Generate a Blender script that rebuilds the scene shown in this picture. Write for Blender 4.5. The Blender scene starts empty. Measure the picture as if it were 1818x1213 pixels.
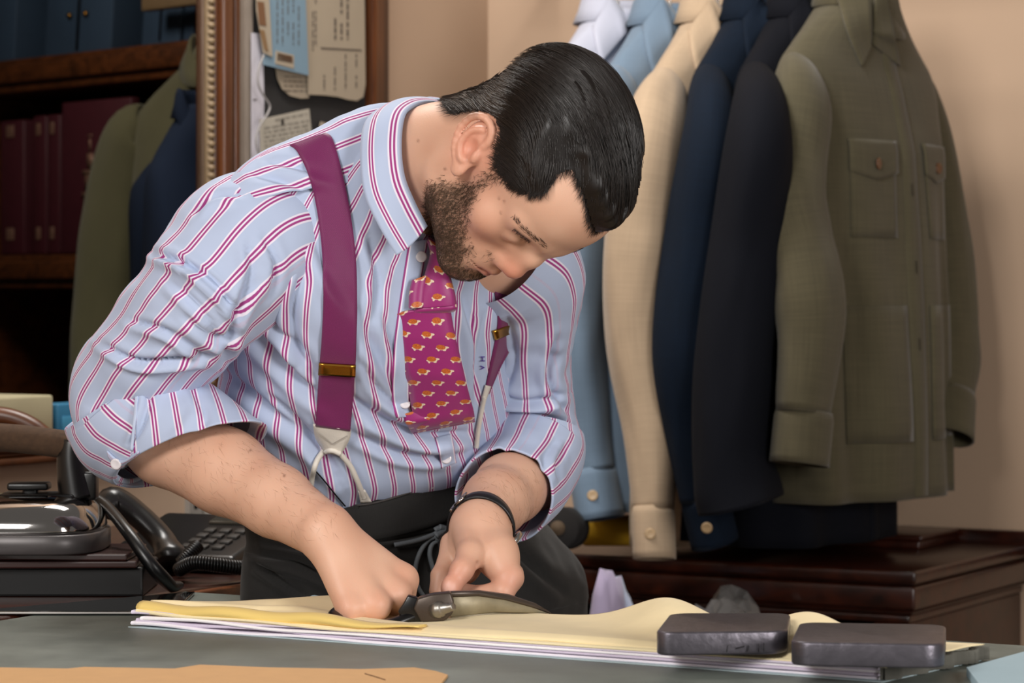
import bpy, bmesh, math, random
import numpy as np
from mathutils import Vector, Matrix
from mathutils.bvhtree import BVHTree
scene = bpy.context.scene
COL = scene.collection
RC, RS = math.cos(math.radians(29.5)), math.sin(math.radians(29.5))
def RM(u, v, z): return np.array([u*RC+v*RS, -u*RS+v*RC, z])       # room axes (u along the table, v across it)
# ---------------------------------------------------------------- camera (level, long lens, shifted down)
HOR, FPX, CAMH = 520.0, 5000.0, 1.27
cam_d = bpy.data.cameras.new('camera'); cam = bpy.data.objects.new('camera', cam_d); COL.objects.link(cam)
cam.location = (0, 0, CAMH); cam.rotation_euler = (math.pi/2, 0, 0)
cam_d.sensor_width = 36; cam_d.lens = FPX/1818*36
cam_d.shift_y = -(606.5-HOR)/1818
cam_d.clip_start = .05
cam_d.dof.use_dof = True; cam_d.dof.focus_distance = 2.98; cam_d.dof.aperture_fstop = 9.0
scene.camera = cam
# ---------------------------------------------------------------- world, lights, exposure
w = bpy.data.worlds.new('world'); scene.world = w; w.use_nodes = True
w.node_tree.nodes['Background'].inputs[0].default_value = (1.0, .93, .86, 1)
w.node_tree.nodes['Background'].inputs[1].default_value = .16
def area(name, loc, target, size, power, col):
    l = bpy.data.lights.new(name, 'AREA'); l.shape = 'RECTANGLE'; l.size, l.size_y = size; l.energy = power; l.color = col
    o = bpy.data.objects.new(name, l); COL.objects.link(o); o.location = loc
    o.rotation_euler = (Vector(target)-Vector(loc)).to_track_quat('-Z', 'Y').to_euler(); return o
area('softbox_key', (-1.75, -.3, 2.75), (.0, 3.2, 1.15), (1.1, 1.1), 86, (1, .97, .935))
area('softbox_fill', (1.75, .5, 1.62), (-.3, 3.6, 1.15), (1.0, 1.0), 48, (1, .97, .94))
area('ceiling_lamp', (-.30, 3.85, 2.68), (-.2, 4.2, .9), (.7, .5), 23, (1, .96, .91))
area('alcove_fill', tuple(RM(-3.3, 3.3, 2.35)), tuple(RM(-3.1, 4.2, 1.2)), (.3, .3), 5.0, (1, .9, .8))  # added weak fill to brighten the bookcase; no known fixture inside the alcove
vs = scene.view_settings
scene.display_settings.display_device = 'sRGB'
vs.view_transform = 'Standard'; vs.look = 'None'; vs.exposure = .27; vs.gamma = 1; vs.use_curve_mapping = False

# ---------------------------------------------------------------- helpers
def P(px, py, D): return np.array([(px-909)*D/FPX, D, CAMH-(py-HOR)*D/FPX])
def lin(h):
    h = h.lstrip('#'); c = [int(h[i:i+2], 16)/255 for i in (0, 2, 4)]
    return tuple(x/12.92 if x <= .04045 else ((x+.055)/1.055)**2.4 for x in c)+(1,)
class NT:
    def __init__(s, name):
        s.m = bpy.data.materials.new(name); s.m.use_nodes = True; s.t = s.m.node_tree; s.b = s.t.nodes['Principled BSDF']
    def n(s, typ, ins=None, **kw):
        x = s.t.nodes.new(typ)
        for k, v in kw.items(): setattr(x, k, v)
        for k, v in (ins or {}).items():
            if isinstance(v, bpy.types.NodeSocket): s.t.links.new(v, x.inputs[k])
            else: x.inputs[k].default_value = v
        return x
    def math(s, op, a, b=0.0, c=0.0):
        x = s.n('ShaderNodeMath', operation=op)
        for i, v in enumerate((a, b, c)):
            if isinstance(v, bpy.types.NodeSocket): s.t.links.new(v, x.inputs[i])
            else: x.inputs[i].default_value = v
        return x.outputs[0]
    def mix(s, f, a, b, mode='MIX'):
        x = s.n('ShaderNodeMix', data_type='RGBA', blend_type=mode)
        for i, v in ((0, f), (6, a), (7, b)):
            if isinstance(v, bpy.types.NodeSocket): s.t.links.new(v, x.inputs[i])
            else: x.inputs[i].default_value = v
        return x.outputs[2]
    def set(s, **kw):
        for k, v in kw.items():
            k = k.replace('_', ' ')
            if isinstance(v, bpy.types.NodeSocket): s.t.links.new(v, s.b.inputs[k])
            else: s.b.inputs[k].default_value = v
    def bump(s, h, strength=.3, dist=.001):
        x = s.n('ShaderNodeBump', {'Height': h, 'Strength': strength, 'Distance': dist}); s.t.links.new(x.outputs[0], s.b.inputs['Normal'])
def mat(name, col, rough=.6, metal=0, var=.15, scale=30, bump=0, bscale=200, stretch=(1, 1, 1), spec=.5, coat=0, dist=.001):
    m = NT(name); co = m.n('ShaderNodeTexCoord').outputs['Object']
    mp = m.n('ShaderNodeMapping', {'Vector': co, 'Scale': stretch}).outputs[0]
    nz = m.n('ShaderNodeTexNoise', {'Vector': mp, 'Scale': scale, 'Detail': 5}).outputs[0]
    c = lin(col) if isinstance(col, str) else col
    f = m.math('MULTIPLY_ADD', nz, 2*var, 1-var)
    m.set(Base_Color=m.mix(1.0, c, m.n('ShaderNodeCombineColor', {0: f, 1: f, 2: f}).outputs[0], 'MULTIPLY'), Roughness=rough, Metallic=metal, Specular_IOR_Level=spec, Coat_Weight=coat)
    if bump: m.bump(m.n('ShaderNodeTexNoise', {'Vector': mp, 'Scale': bscale, 'Detail': 3}).outputs[0], bump, dist)
    return m.m
def cloth(name, col, var=.25, thread=900, bump=.25, rough=.9, sheen=.15, slub=.5):
    m = NT(name); co = m.n('ShaderNodeTexCoord').outputs['UV']
    def th(sc): return m.n('ShaderNodeTexNoise', {'Vector': m.n('ShaderNodeMapping', {'Vector': co, 'Scale': sc}).outputs[0], 'Scale': 1, 'Detail': 3}).outputs[0]
    a, b = th((thread, thread*.03, 1)), th((thread*.03, thread, 1))
    t = m.math('ADD', m.math('MULTIPLY', a, .5), m.math('MULTIPLY', b, .5))
    t2 = m.math('SUBTRACT', t, .5)
    f = m.math('MULTIPLY_ADD', t2, var*4*slub, 1)
    big = m.n('ShaderNodeTexNoise', {'Vector': co, 'Scale': 14, 'Detail': 3}).outputs[0]
    f = m.math('MULTIPLY', f, m.math('MULTIPLY_ADD', big, .3, .85))
    m.set(Base_Color=m.mix(1.0, lin(col), m.n('ShaderNodeCombineColor', {0: f, 1: f, 2: f}).outputs[0], 'MULTIPLY'), Roughness=rough, Sheen_Weight=sheen, Specular_IOR_Level=.2)
    m.bump(t, bump, .0008); return m.m
def wood(name, c1, c2, rough=.4, axis=0, coat=.2):
    m = NT(name); co = m.n('ShaderNodeTexCoord').outputs['Object']
    sc = [18, 18, 18]; sc[axis] = 1.2
    mp = m.n('ShaderNodeMapping', {'Vector': co, 'Scale': sc}).outputs[0]
    nz = m.n('ShaderNodeTexNoise', {'Vector': mp, 'Scale': 2.5, 'Detail': 6, 'Roughness': .6, 'Distortion': .6}).outputs[0]
    rp = m.n('ShaderNodeMapRange', {0: nz, 1: .3, 2: .7}).outputs[0]
    m.set(Base_Color=m.mix(rp, lin(c1), lin(c2)), Roughness=rough, Coat_Weight=coat, Coat_Roughness=.25); m.bump(nz, .1, .0006); return m.m

ORG = {}
def thing(name, label, cat, loc=(0, 0, 0), group=None, kind=None):
    o = bpy.data.objects.new(name, None); COL.objects.link(o); o.location = loc; o.empty_display_size = .05
    o['label'] = label; o['category'] = cat
    if group: o['group'] = group
    if kind: o['kind'] = kind
    ORG[o] = np.array(loc, float); return o
def org(o):
    while o is not None:
        if o in ORG: return ORG[o]
        o = o.parent
    return np.zeros(3)
def obj(name, geo, m, parent=None, label=None, cat=None, group=None, kind=None, smooth=True, loc=None, sol=0, sub=0):
    V, F = np.asarray(geo[0], float), geo[1]; uv = geo[2] if len(geo) > 2 else None
    me = bpy.data.meshes.new(name); o = bpy.data.objects.new(name, me); COL.objects.link(o)
    if parent is not None: V = V-org(parent); o.parent = parent
    else:
        if loc is None: loc = (V.min(0)+V.max(0))/2; loc[2] = V[:, 2].min()
        ORG[o] = np.array(loc, float); o.location = loc; V = V-ORG[o]
    me.from_pydata(V.tolist(), [], F if isinstance(F, list) else F.tolist()); me.update()
    if uv is not None:
        vi = np.empty(len(me.loops), int); me.loops.foreach_get('vertex_index', vi)
        l = me.uv_layers.new(name='UVMap')
        fuv = np.asarray(uv, float)
        l.data.foreach_set('uv', (fuv[vi] if len(fuv) == len(V) else fuv).astype(np.float32).ravel())
    if m is not None:
        for x in (m if isinstance(m, (list, tuple)) else [m]): me.materials.append(x)
    if smooth: me.polygons.foreach_set('use_smooth', [True]*len(me.polygons))
    if sol:
        md = o.modifiers.new('thickness', 'SOLIDIFY'); md.thickness = sol; md.offset = 0
    if sub:
        md = o.modifiers.new('smooth', 'SUBSURF'); md.levels = md.render_levels = sub
    if label: o['label'] = label
    if cat: o['category'] = cat
    if group: o['group'] = group
    if kind: o['kind'] = kind
    return o
def join(*gs):
    Vs, Fs, n = [], [], 0
    for g in gs:
        Vs.append(np.asarray(g[0], float)); Fs += [[i+n for i in f] for f in (g[1] if isinstance(g[1], list) else g[1].tolist())]; n += len(g[0])
    return np.vstack(Vs), Fs
def bm_geo(bm):
    bm.verts.ensure_lookup_table(); bm.verts.index_update()
    r = np.array([v.co[:] for v in bm.verts]), [[v.index for v in f.verts] for f in bm.faces]; bm.free(); return r
def box(a, b, bev=.0, seg=2):
    a, b = np.minimum(a, b), np.maximum(a, b)
    bm = bmesh.new(); bmesh.ops.create_cube(bm, size=1)
    for v in bm.verts: v.co = Vector([(a[i]+b[i])/2+v.co[i]*(b[i]-a[i]) for i in range(3)])
    if bev: bmesh.ops.bevel(bm, geom=bm.edges[:], offset=bev, segments=seg, affect='EDGES', profile=.5)
    return bm_geo(bm)
def xf(g, M=None, o=(0, 0, 0)):                                    # M: 3x3 whose columns are the images of x,y,z
    V = np.asarray(g[0], float)
    if M is not None: V = V@np.asarray(M, float).T
    return (V+np.asarray(o, float),)+tuple(g[1:])
ROOM = np.array([[RC, RS, 0], [-RS, RC, 0], [0, 0, 1]])
def rbox(u0, u1, v0, v1, z0, z1, bev=.0, seg=2): return xf(box((u0, v0, z0), (u1, v1, z1), bev, seg), ROOM)
def prism(pts, z0, z1, bev=0, seg=2):
    bm = bmesh.new(); vs_ = [bm.verts.new((p[0], p[1], z0)) for p in pts]; f = bm.faces.new(vs_)
    r = bmesh.ops.extrude_face_region(bm, geom=[f])
    for v in r['geom']:
        if isinstance(v, bmesh.types.BMVert): v.co.z = z1
    bmesh.ops.recalc_face_normals(bm, faces=bm.faces[:])
    if bev:
        bmesh.ops.bevel(bm, geom=bm.edges[:], offset=bev, segments=seg, affect='EDGES', profile=.5)
    return bm_geo(bm)
def grid_faces(nu, nv, closed=False):
    F = []
    for j in range(nv-1):
        for i in range(nu if closed else nu-1):
            a, b = j*nu+i, j*nu+(i+1) % nu
            F.append([a, b, b+nu, a+nu])
    return F
def nrm(v): v = np.asarray(v, float); return v/(np.linalg.norm(v)+1e-12)
def spline(pts, n, closed=False):
    p = np.asarray(pts, float); k = len(p)
    t = np.linspace(0, k-1, n); out = np.zeros((n, p.shape[1]))
    for q, x in enumerate(t):
        i = min(int(x), k-2); f = x-i
        p0, p1, p2, p3 = p[max(i-1, 0)], p[i], p[i+1], p[min(i+2, k-1)]
        out[q] = .5*((2*p1)+(-p0+p2)*f+(2*p0-5*p1+4*p2-p3)*f*f+(-p0+3*p1-3*p2+p3)*f**3)
    return out
def frames(path, up0=None):
    n = len(path); T = np.gradient(path, axis=0); T /= np.linalg.norm(T, axis=1)[:, None]+1e-12
    up = nrm(up0 if up0 is not None else (0, 0, 1) if abs(T[0, 2]) < .9 else (0, 1, 0))
    A = np.zeros((n, 3))
    for i in range(n):
        up = nrm(up-T[i]*(up@T[i])); A[i] = up
    return T, A, np.cross(T, A)
def tube(path, r, seg=10, cap=True, up=None, r2=None, tw=0):
    path = np.asarray(path, float); n = len(path); r = np.broadcast_to(r, (n,)); r2 = r if r2 is None else np.broadcast_to(r2, (n,))
    T, A, B = frames(path, up); a = np.linspace(0, 2*np.pi, seg, endpoint=False)+tw
    V = path[:, None]+A[:, None]*(np.cos(a)[None, :, None]*r[:, None, None])+B[:, None]*(np.sin(a)[None, :, None]*r2[:, None, None])
    L = np.concatenate([[0], np.cumsum(np.linalg.norm(np.diff(path, axis=0), axis=1))])
    F = grid_faces(seg, n, True); V = V.reshape(-1, 3)
    uv = np.stack([np.tile(np.arange(seg)/seg*2*np.pi*float(np.mean(r)), n), np.repeat(L, seg)], 1)
    if cap: F += [list(range(seg))[::-1], list(range((n-1)*seg, n*seg))]
    return V, F, uv
def strip(path, side, width, thick=.0015):
    """a flat band: path points, side vectors, widths; with thickness"""
    path, side = np.asarray(path, float), np.asarray(side, float); n = len(path)
    T = np.gradient(path, axis=0); T /= np.linalg.norm(T, axis=1)[:, None]+1e-12
    S = side/(np.linalg.norm(side, axis=1)[:, None]); N = np.cross(T, S); N /= np.linalg.norm(N, axis=1)[:, None]
    w_ = np.broadcast_to(width, (n,)); L = np.concatenate([[0], np.cumsum(np.linalg.norm(np.diff(path, axis=0), axis=1))])
    xs = np.array([-1, -.5, 0, .5, 1, 1, .5, 0, -.5, -1]); ns = np.array([.5]*5+[-.5]*5)
    V = path[:, None]+S[:, None]*(xs[None, :, None]*w_[:, None, None]/2)+N[:, None]*(ns[None, :, None]*thick)
    uv = np.stack([(xs[None]*w_[:, None]/2), np.repeat(L[:, None], 10, 1)], 2).reshape(-1, 2)
    return V.reshape(-1, 3), grid_faces(10, n, True)+[list(range(10))[::-1], list(range((n-1)*10, n*10))], uv
def lathe(prof, seg=32, M=None, o=(0, 0, 0)):
    p = np.asarray(prof, float); a = np.linspace(0, 2*np.pi, seg, endpoint=False)
    V = np.stack([p[:, 0, None]*np.cos(a), p[:, 0, None]*np.sin(a), np.repeat(p[:, 1, None], seg, 1)], 2).reshape(-1, 3)
    F = grid_faces(seg, len(p), True)+[list(range(seg))[::-1], list(range((len(p)-1)*seg, len(p)*seg))]
    return xf((V, F), M, o)
def axis_M(z, x=None):
    z = nrm(z); x = nrm(np.cross((0, 0, 1) if abs(z[2]) < .9 else (1, 0, 0), z)) if x is None else nrm(np.asarray(x)-z*(np.asarray(x)@z))
    return np.stack([x, np.cross(z, x), z], 1)
def vnoise(p, seed=0):                                             # smooth value noise, vectorised, ~[-1,1]
    p = np.asarray(p, float); i = np.floor(p).astype(np.int64); f = p-i; f = f*f*(3-2*f); out = 0
    for dx in (0, 1):
        for dy in (0, 1):
            for dz in (0, 1):
                h = (i[..., 0]+dx)*374761393+(i[..., 1]+dy)*668265263+(i[..., 2]+dz)*2147483647+seed*974711
                h = (h ^ (h >> 13))*1274126177; h = (h ^ (h >> 16)) & 0xffff
                out = out+(h/32767.5-1)*(f[..., 0] if dx else 1-f[..., 0])*(f[..., 1] if dy else 1-f[..., 1])*(f[..., 2] if dz else 1-f[..., 2])
    return out
def sstep(a, b, x): t = np.clip((np.asarray(x, float)-a)/(b-a), 0, 1); return t*t*(3-2*t)
def interp_rows(keys, t):
    k = np.asarray(keys, float); return np.stack([np.interp(t, k[:, 0], k[:, j]) for j in range(1, k.shape[1])], -1)
CAMP = Vector((0, 0, CAMH))
def mkbvh(*gs):
    V, F = join(*[(g[0], g[1]) for g in gs]); return BVHTree.FromPolygons(V.tolist(), F)
def ray(bv, x, y, dflt=3.1):
    d = Vector(P(x, y, 1.0))-CAMP; d.normalize(); h = bv.ray_cast(CAMP, d)
    return h[0].y if h[0] is not None else None
def band(bv, left, right, n=50, k=7, off=.004, smooth=6, bulge=.0):
    L, R = spline(np.array(left, float), n), spline(np.array(right, float), n); G = np.zeros((n, k, 3)); D = np.full((n, k), np.nan)
    Q = L[:, None]*(1-np.linspace(0, 1, k))[None, :, None]+R[:, None]*np.linspace(0, 1, k)[None, :, None]
    for i in range(n):
        for j in range(k):
            d = ray(bv, Q[i, j, 0], Q[i, j, 1]); D[i, j] = d if d is not None else np.nan
    for _ in range(80):                                            # fill misses from neighbours
        m = np.isnan(D)
        if not m.any(): break
        E = np.pad(D, 1, constant_values=np.nan); st_ = np.stack([E[:-2, 1:-1], E[2:, 1:-1], E[1:-1, :-2], E[1:-1, 2:]])
        with np.errstate(all='ignore'):
            import warnings; warnings.simplefilter('ignore'); f = np.nanmean(st_, 0)
        D[m] = f[m]+.006
    M0 = D.copy()
    for _ in range(smooth):
        E = np.pad(D, 1, mode='edge'); D = np.minimum((E[:-2, 1:-1]+E[2:, 1:-1]+E[1:-1, :-2]+E[1:-1, 2:]+2*E[1:-1, 1:-1])/6, M0+.002)
    D = D-off-bulge*np.sin(np.linspace(0, math.pi, k))[None]
    for i in range(n):
        for j in range(k): G[i, j] = P(Q[i, j, 0], Q[i, j, 1], D[i, j])
    w_ = np.linalg.norm(G[:, -1]-G[:, 0], axis=1).mean(); Ls = np.concatenate([[0], np.cumsum(np.linalg.norm(np.diff(G[:, k//2], axis=0), axis=1))])
    uv = [((j/(k-1)-.5)*w_, Ls[i]) for i in range(n) for j in range(k)]
    return G.reshape(-1, 3), grid_faces(k, n), uv
def slab(poly, D0, th, bev=.0008, seg=2, Df=None):
    """an outline seen under the lens given its own distance and thickness"""
    Df = Df or (lambda x, y: D0); bm = bmesh.new(); a = [bm.verts.new(P(x, y, Df(x, y))) for x, y in poly]; f = bm.faces.new(a); r = bmesh.ops.extrude_face_region(bm, geom=[f])
    for v in r['geom']:
        if isinstance(v, bmesh.types.BMVert): v.co.y += th
    bmesh.ops.recalc_face_normals(bm, faces=bm.faces[:])
    if bev: bmesh.ops.bevel(bm, geom=[e for e in bm.edges], offset=bev, segments=seg, affect='EDGES', profile=.5)
    return bm_geo(bm)
# ---------------------------------------------------------------- room
M_wall = mat('wall_paint', '#b59a82', .85, 0, .05, 3, .15, 60)
M_wood = wood('mahogany', '#190804', '#3d180b', .3, 0)
M_woodz = wood('mahogany_upright', '#2c1408', '#643718', .35, 2)
M_wood_l = wood('oak_shelf', '#3a1e0c', '#6a3a1a', .4, 0)
M_black = mat('black_plastic', '#0b0b0c', .35, 0, .1)
M_blackgloss = mat('black_gloss', '#050505', .06, 0, .0)
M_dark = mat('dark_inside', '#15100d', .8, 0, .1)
M_steel = mat('steel', '#b9b6b2', .22, 1, .08, 60)
M_chrome = mat('chrome', '#d6d4d2', .08, 1, .03)
M_brass = mat('brass', '#b98a3a', .25, 1, .08, 80)
obj('floor', rbox(-3.6, 1.2, -.5, 4.53, -.05, 0), mat('floorboards', '#4a3322', .5, 0, .2, 8, .1, 40, (1, 8, 1)), kind='structure', smooth=False)
obj('wall_back', rbox(-2.628, 1.2, 4.528, 4.62, 0, 2.7), M_wall, kind='structure', smooth=False)
OV0, OV1, OZ0, OZ1 = 3.112, 3.632, 1.055, 2.25
wl = join(rbox(-2.628, -2.613, -.5, OV0, 0, 2.7), rbox(-2.628, -2.613, OV1, 4.528, 0, 2.7), rbox(-2.628, -2.613, OV0, OV1, 0, OZ0), rbox(-2.628, -2.613, OV0, OV1, OZ1, 2.7))
obj('wall_left', wl, M_wall, kind='structure', smooth=False)
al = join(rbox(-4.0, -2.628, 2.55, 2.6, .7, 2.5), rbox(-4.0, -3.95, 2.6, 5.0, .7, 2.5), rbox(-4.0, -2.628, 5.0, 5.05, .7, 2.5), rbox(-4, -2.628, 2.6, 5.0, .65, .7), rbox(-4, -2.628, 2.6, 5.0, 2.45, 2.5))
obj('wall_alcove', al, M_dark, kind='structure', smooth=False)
# moulded frame round the opening: five stepped strips to each side piece
fr = thing('trim_opening', 'moulded wooden frame around the opening in the left wall', 'frame', RM(-2.6, OV1, OZ0), kind='structure')
M_bead = mat('frame_bead', '#7a654a', .5, 0, .15)
for vv, s in ((OV1, 1), (OV0, -1)):
    for k, (a, b, th, mm) in enumerate(((-.002, .012, .010, M_bead), (.012, .024, .012, M_woodz), (.024, .050, .022, M_woodz), (.050, .057, .016, M_bead), (.057, .072, .020, M_woodz))):
        obj('frame_strip', rbox(-2.614, -2.613+th, vv+s*a, vv+s*b, OZ0-.032, OZ1+.032, .004), mm, fr)
    obj('frame_bead', join(*[lathe([(.001, -.0055), (.005, -.004), (.007, 0), (.005, .004), (.001, .0055)], 8, None, RM(-2.603, vv+s*.004, OZ0+.0125*q)) for q in range(96)]), M_bead, fr, kind='stuff')
    obj('jamb', rbox(-2.629, -2.613, vv, vv+s*.006, OZ0-.01, OZ1), M_woodz, fr)
for zz, s in ((OZ0, -1), (OZ1, 1)):
    for k, (a, b, th) in enumerate(((0, .012, .024), (.012, .020, .016), (.020, .032, .02))):
        obj('frame_rail', rbox(-2.614, -2.613+th, OV0-.075, OV1+.075, zz+s*a, zz+s*b, .004), M_wood_l, fr)
obj('frame_sill', rbox(-3.0, -2.613, OV0, OV1, OZ0-.02, OZ0, .003), M_wood_l, fr)
# ---- bookcase inside the alcove; its own axes
BA = RM(-2.95, 4.22, 0); BB = RM(-3.72, 4.47, 0)
bx = nrm(BB-BA); by = np.array([bx[1], -bx[0], 0]);
if by[1] < 0: by = -by
BM = np.stack([bx, by, [0, 0, 1]], 1)
def bbox(x0, x1, y0, y1, z0, z1, bev=.004): return xf(box((x0, y0, z0), (x1, y1, z1), bev), BM, BA)
bk = thing('bookcase', 'dark wooden bookcase with thick shelves seen through the framed opening', 'bookcase', BA+[0, 0, .70])
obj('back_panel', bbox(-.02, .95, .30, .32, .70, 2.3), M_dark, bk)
for z0, z1 in ((1.674, 1.742), (1.278, 1.346), (1.0, 1.03), (.70, .74)):
    obj('shelf', bbox(-.02, .95, .0, .30, z0, z1), M_wood_l, bk)
    obj('shelf_lip', bbox(-.02, .95, -.012, .0, z0+.018, z1-.012, .005), M_wood_l, bk)
obj('side_panel', bbox(.95, .98, -.01, .32, .70, 2.3), M_wood_l, bk)
def bpx(px, py, off=0.0):                                          # bookcase x under a pixel column, on its front plane
    d = np.array([(px-909)/FPX, 1.0]); A2 = np.stack([d, -bx[:2]], 1); r = np.linalg.solve(A2, BA[:2]+by[:2]*off); return r[1], r[0]
def bspan(x0, x1, off): return sorted((bpx(x0, 0, off)[0], bpx(x1, 0, off)[0]))
M_blue = mat('blue_board', '#34495f', .7, 0, .2, 12, .1, 200)
for k, (x0, x1) in enumerate(((-60, 24), (78, 196), (250, 318), (324, 369))):
    a, b = bspan(x0, x1, .03); a = max(a, .0)
    t = thing('box_file', ('blue box file at the far left end of the top shelf', 'second blue box file from the left on the top shelf, two pale rivets', 'blue box file left of the brown wooden batten on the top shelf', 'blue box file behind the frame at the right end of the top shelf')[k], 'box file', BA+bx*(a+b)/2+by*.1+[0, 0, 1.742], 'blue box files on the top shelf')
    lean = .10
    g = box((a, .03, 1.743), (b, .27, 2.08), .004); g[0][:, 0] -= (g[0][:, 2]-1.743)*lean; obj('case', xf(g, BM, BA), M_blue, t)
    g = box((a+(b-a)*.48, .026, 1.75), (a+(b-a)*.50, .031, 2.01), 0); g[0][:, 0] -= (g[0][:, 2]-1.743)*lean; obj('spine_groove', xf(g, BM, BA), M_black, t)
    for q in (.38, .62):
        o_ = BA+bx*(a+(b-a)*q-lean*.09)+by*.026+np.array([0, 0, 1.82]); obj('rivet', lathe([(.006, 0), (.006, .003), (.002, .004)], 12, axis_M(-by), o_), M_brass, t)
a, b = bspan(262, 372, -.02)
obj('wooden_batten', bbox(a, b, -.035, -.015, 1.80, 1.828, .003), mat('pale_wood', '#7d6648', .6), label='short pale wooden batten leaning before the blue box files', cat='batten')
M_burg = mat('burgundy_cloth', '#4a1822', .6, 0, .2, 40, .1, 500)
M_gilt = mat('faded_gilt', '#8c6a58', .5, .3, .2, 60)
for k, (x0, x1, hh) in enumerate(((0, 42, .275), (58, 82, .28), (83, 106, .28), (108, 128, .285))):
    a, b = bspan(x0, x1, .03)
    t = thing('catalogue', ('thick burgundy volume at the left end of the middle shelf', 'burgundy volume left of the pair with pale spine marks', 'burgundy volume with pale spine marks beside the face-out book', 'narrow burgundy volume touching the face-out book')[k], 'book', BA+bx*(a+b)/2+by*.1+[0, 0, 1.346], 'burgundy volumes on the middle shelf')
    obj('cover', bbox(a, b, .03, .2, 1.347, 1.347+hh, .005), M_burg, t)
    for zz in (.03, .24): obj('spine_mark', bbox(a+(b-a)*.4, b-(b-a)*.3, .0275, .032, 1.347+zz, 1.347+zz+.025, .001), M_gilt, t)
a, b = bspan(110, 232, .0)
t = thing('crested_book', 'large burgundy book standing face out with a pale tall crest', 'book', BA+bx*(a+b)/2+[0, 0, 1.346])
obj('cover', bbox(a, b, .0, .022, 1.347, 1.645, .003), M_burg, t); obj('pages', bbox(a+.004, b-.003, .004, .019, 1.347, 1.628, .0), mat('page_edge', '#8d7d68', .8), t)
cx_ = bpx(160, 0, 0)[0]; em = []
for (zz, ww, hh) in ((1.42, .045, .01), (1.435, .03, .02), (1.455, .055, .012), (1.47, .035, .03), (1.50, .05, .01), (1.512, .02, .03), (1.545, .007, .025), (1.575, .016, .003), (1.395, .05, .006)):
    em.append(bbox(cx_-ww/2, cx_+ww/2, -.0012, .001, zz, zz+hh, .0))
obj('crest', join(*em), M_gilt, t)
# things low in the opening
M_cream = mat('cream_card', '#b7ad8c', .8, 0, .08)
obj('cream_box', rbox(-2.80, -2.66, 3.10, 3.315, 1.056, 1.118, .004), M_cream, label='flat cream card box at the left of the sill behind the iron', cat='box')
t = thing('blue_folder', 'small blue cloth folder standing on the sill beside the cream box', 'folder', RM(-2.68, 3.37, 1.056))
obj('cover', rbox(-2.70, -2.66, 3.325, 3.41, 1.056, 1.104, .003), mat('folder_blue', '#2c6f92', .6), t)
obj('label_plate', rbox(-2.6605, -2.6585, 3.335, 3.385, 1.06, 1.085, .0005), mat('folder_plate', '#3f86a8', .5), t)
obj('brown_parcel', rbox(-2.95, -2.82, 2.98, 3.42, 1.056, 1.10, .006), mat('kraft', '#6b4a2a', .8), label='long brown paper parcel lying behind the cream box', cat='parcel')
obj('dark_cloth', rbox(-2.97, -2.84, 2.98, 3.3, 1.1015, 1.13, .01, 3), mat('dark_wool', '#10131c', .9), label='folded dark cloth lying on the brown parcel', cat='cloth')
obj('paper_slip', rbox(-2.89, -2.85, 3.20, 3.30, 1.1315, 1.134, .0), mat('slip', '#8d8d90', .8), label='pale paper slip on the folded dark cloth', cat='paper')
# ---- cork board with papers on the left wall
def WL(px, py, off=.0):                                            # point on the left wall plane (offset into the room) under a pixel
    u = -2.613+off; dx = (px-909)/FPX; D = u/(dx*RC-RS); return P(px, py, D)
def wall_sheet(pts, off, th, n=(RC, -RS, 0), bend=0):
    A = [WL(x, y, off) for x, y in pts]; c = np.mean(A, 0); nn = np.array(n); V = A+[a-nn*th for a in A]; k = len(A)
    return np.array(V), [list(range(k))[::-1], list(range(k, 2*k))]+[[i, (i+1) % k, k+(i+1) % k, k+i] for i in range(k)]
cb = thing('notice_board', 'black felt notice board in a narrow wooden frame on the left wall', 'notice board', WL(570, 300, 0))
obj('felt', wall_sheet(((448, -120), (662, -120), (662, 420), (448, 420)), .012, .01), mat('black_felt', '#272524', .95, 0, .2, 80), cb, smooth=False)
for x0, x1, th in ((657, 668, .022), (668, 681, .03), (681, 690, .02)):
    obj('frame_side', wall_sheet(((x0, -130), (x1, -130), (x1, 430), (x0, 430)), th, th), M_woodz, cb, smooth=False)
obj('frame_side', wall_sheet(((436, -130), (449, -130), (449, 430), (436, 430)), .014, .014), mat('pale_edge', '#8d8074', .6), cb, smooth=False)
M_paper = mat('old_paper', '#9c8e7a', .85, 0, .06, 20); M_paper2 = mat('white_paper', '#b9b4bb', .85, 0, .05); M_card = mat('blue_card', '#6f8796', .8, 0, .05); M_ink = mat('ink', '#4a4038', .8)
def curved(pts, off): return wall_sheet(pts, off, .0012)
def arc(pts, n=6):                                                 # round the last corners
    return pts
def paper(name, label, pts, off, m, lines=(), lm=M_ink, cat='paper', extra=()):
    t = thing(name, label, cat, WL(pts[0][0], pts[0][1], off), 'papers pinned to the notice board')
    obj('sheet', curved(pts, off), m, t, smooth=False)
    if lines: obj('writing', join(*[wall_sheet(q, off+.0008, .0006) for q in lines]), lm, t, smooth=False)
    for nm, q, mm in extra: obj(nm, wall_sheet(q, off+.001, .0009), mm, t, smooth=False)
    return t
rnd = random.Random(4)
def text_cols(x0, x1, y0, y1, n, dens=.8, wd=1.6):
    out = []
    for i in range(n):
        x = x0+(x1-x0)*i/max(1, n-1); y = y0
        while y < y1:
            L = rnd.uniform(5, 16)
            if rnd.random() < dens: out.append(((x, y), (x+wd, y), (x+wd, min(y+L, y1)), (x, min(y+L, y1))))
            y += L+rnd.uniform(2, 5)
    return out
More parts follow.
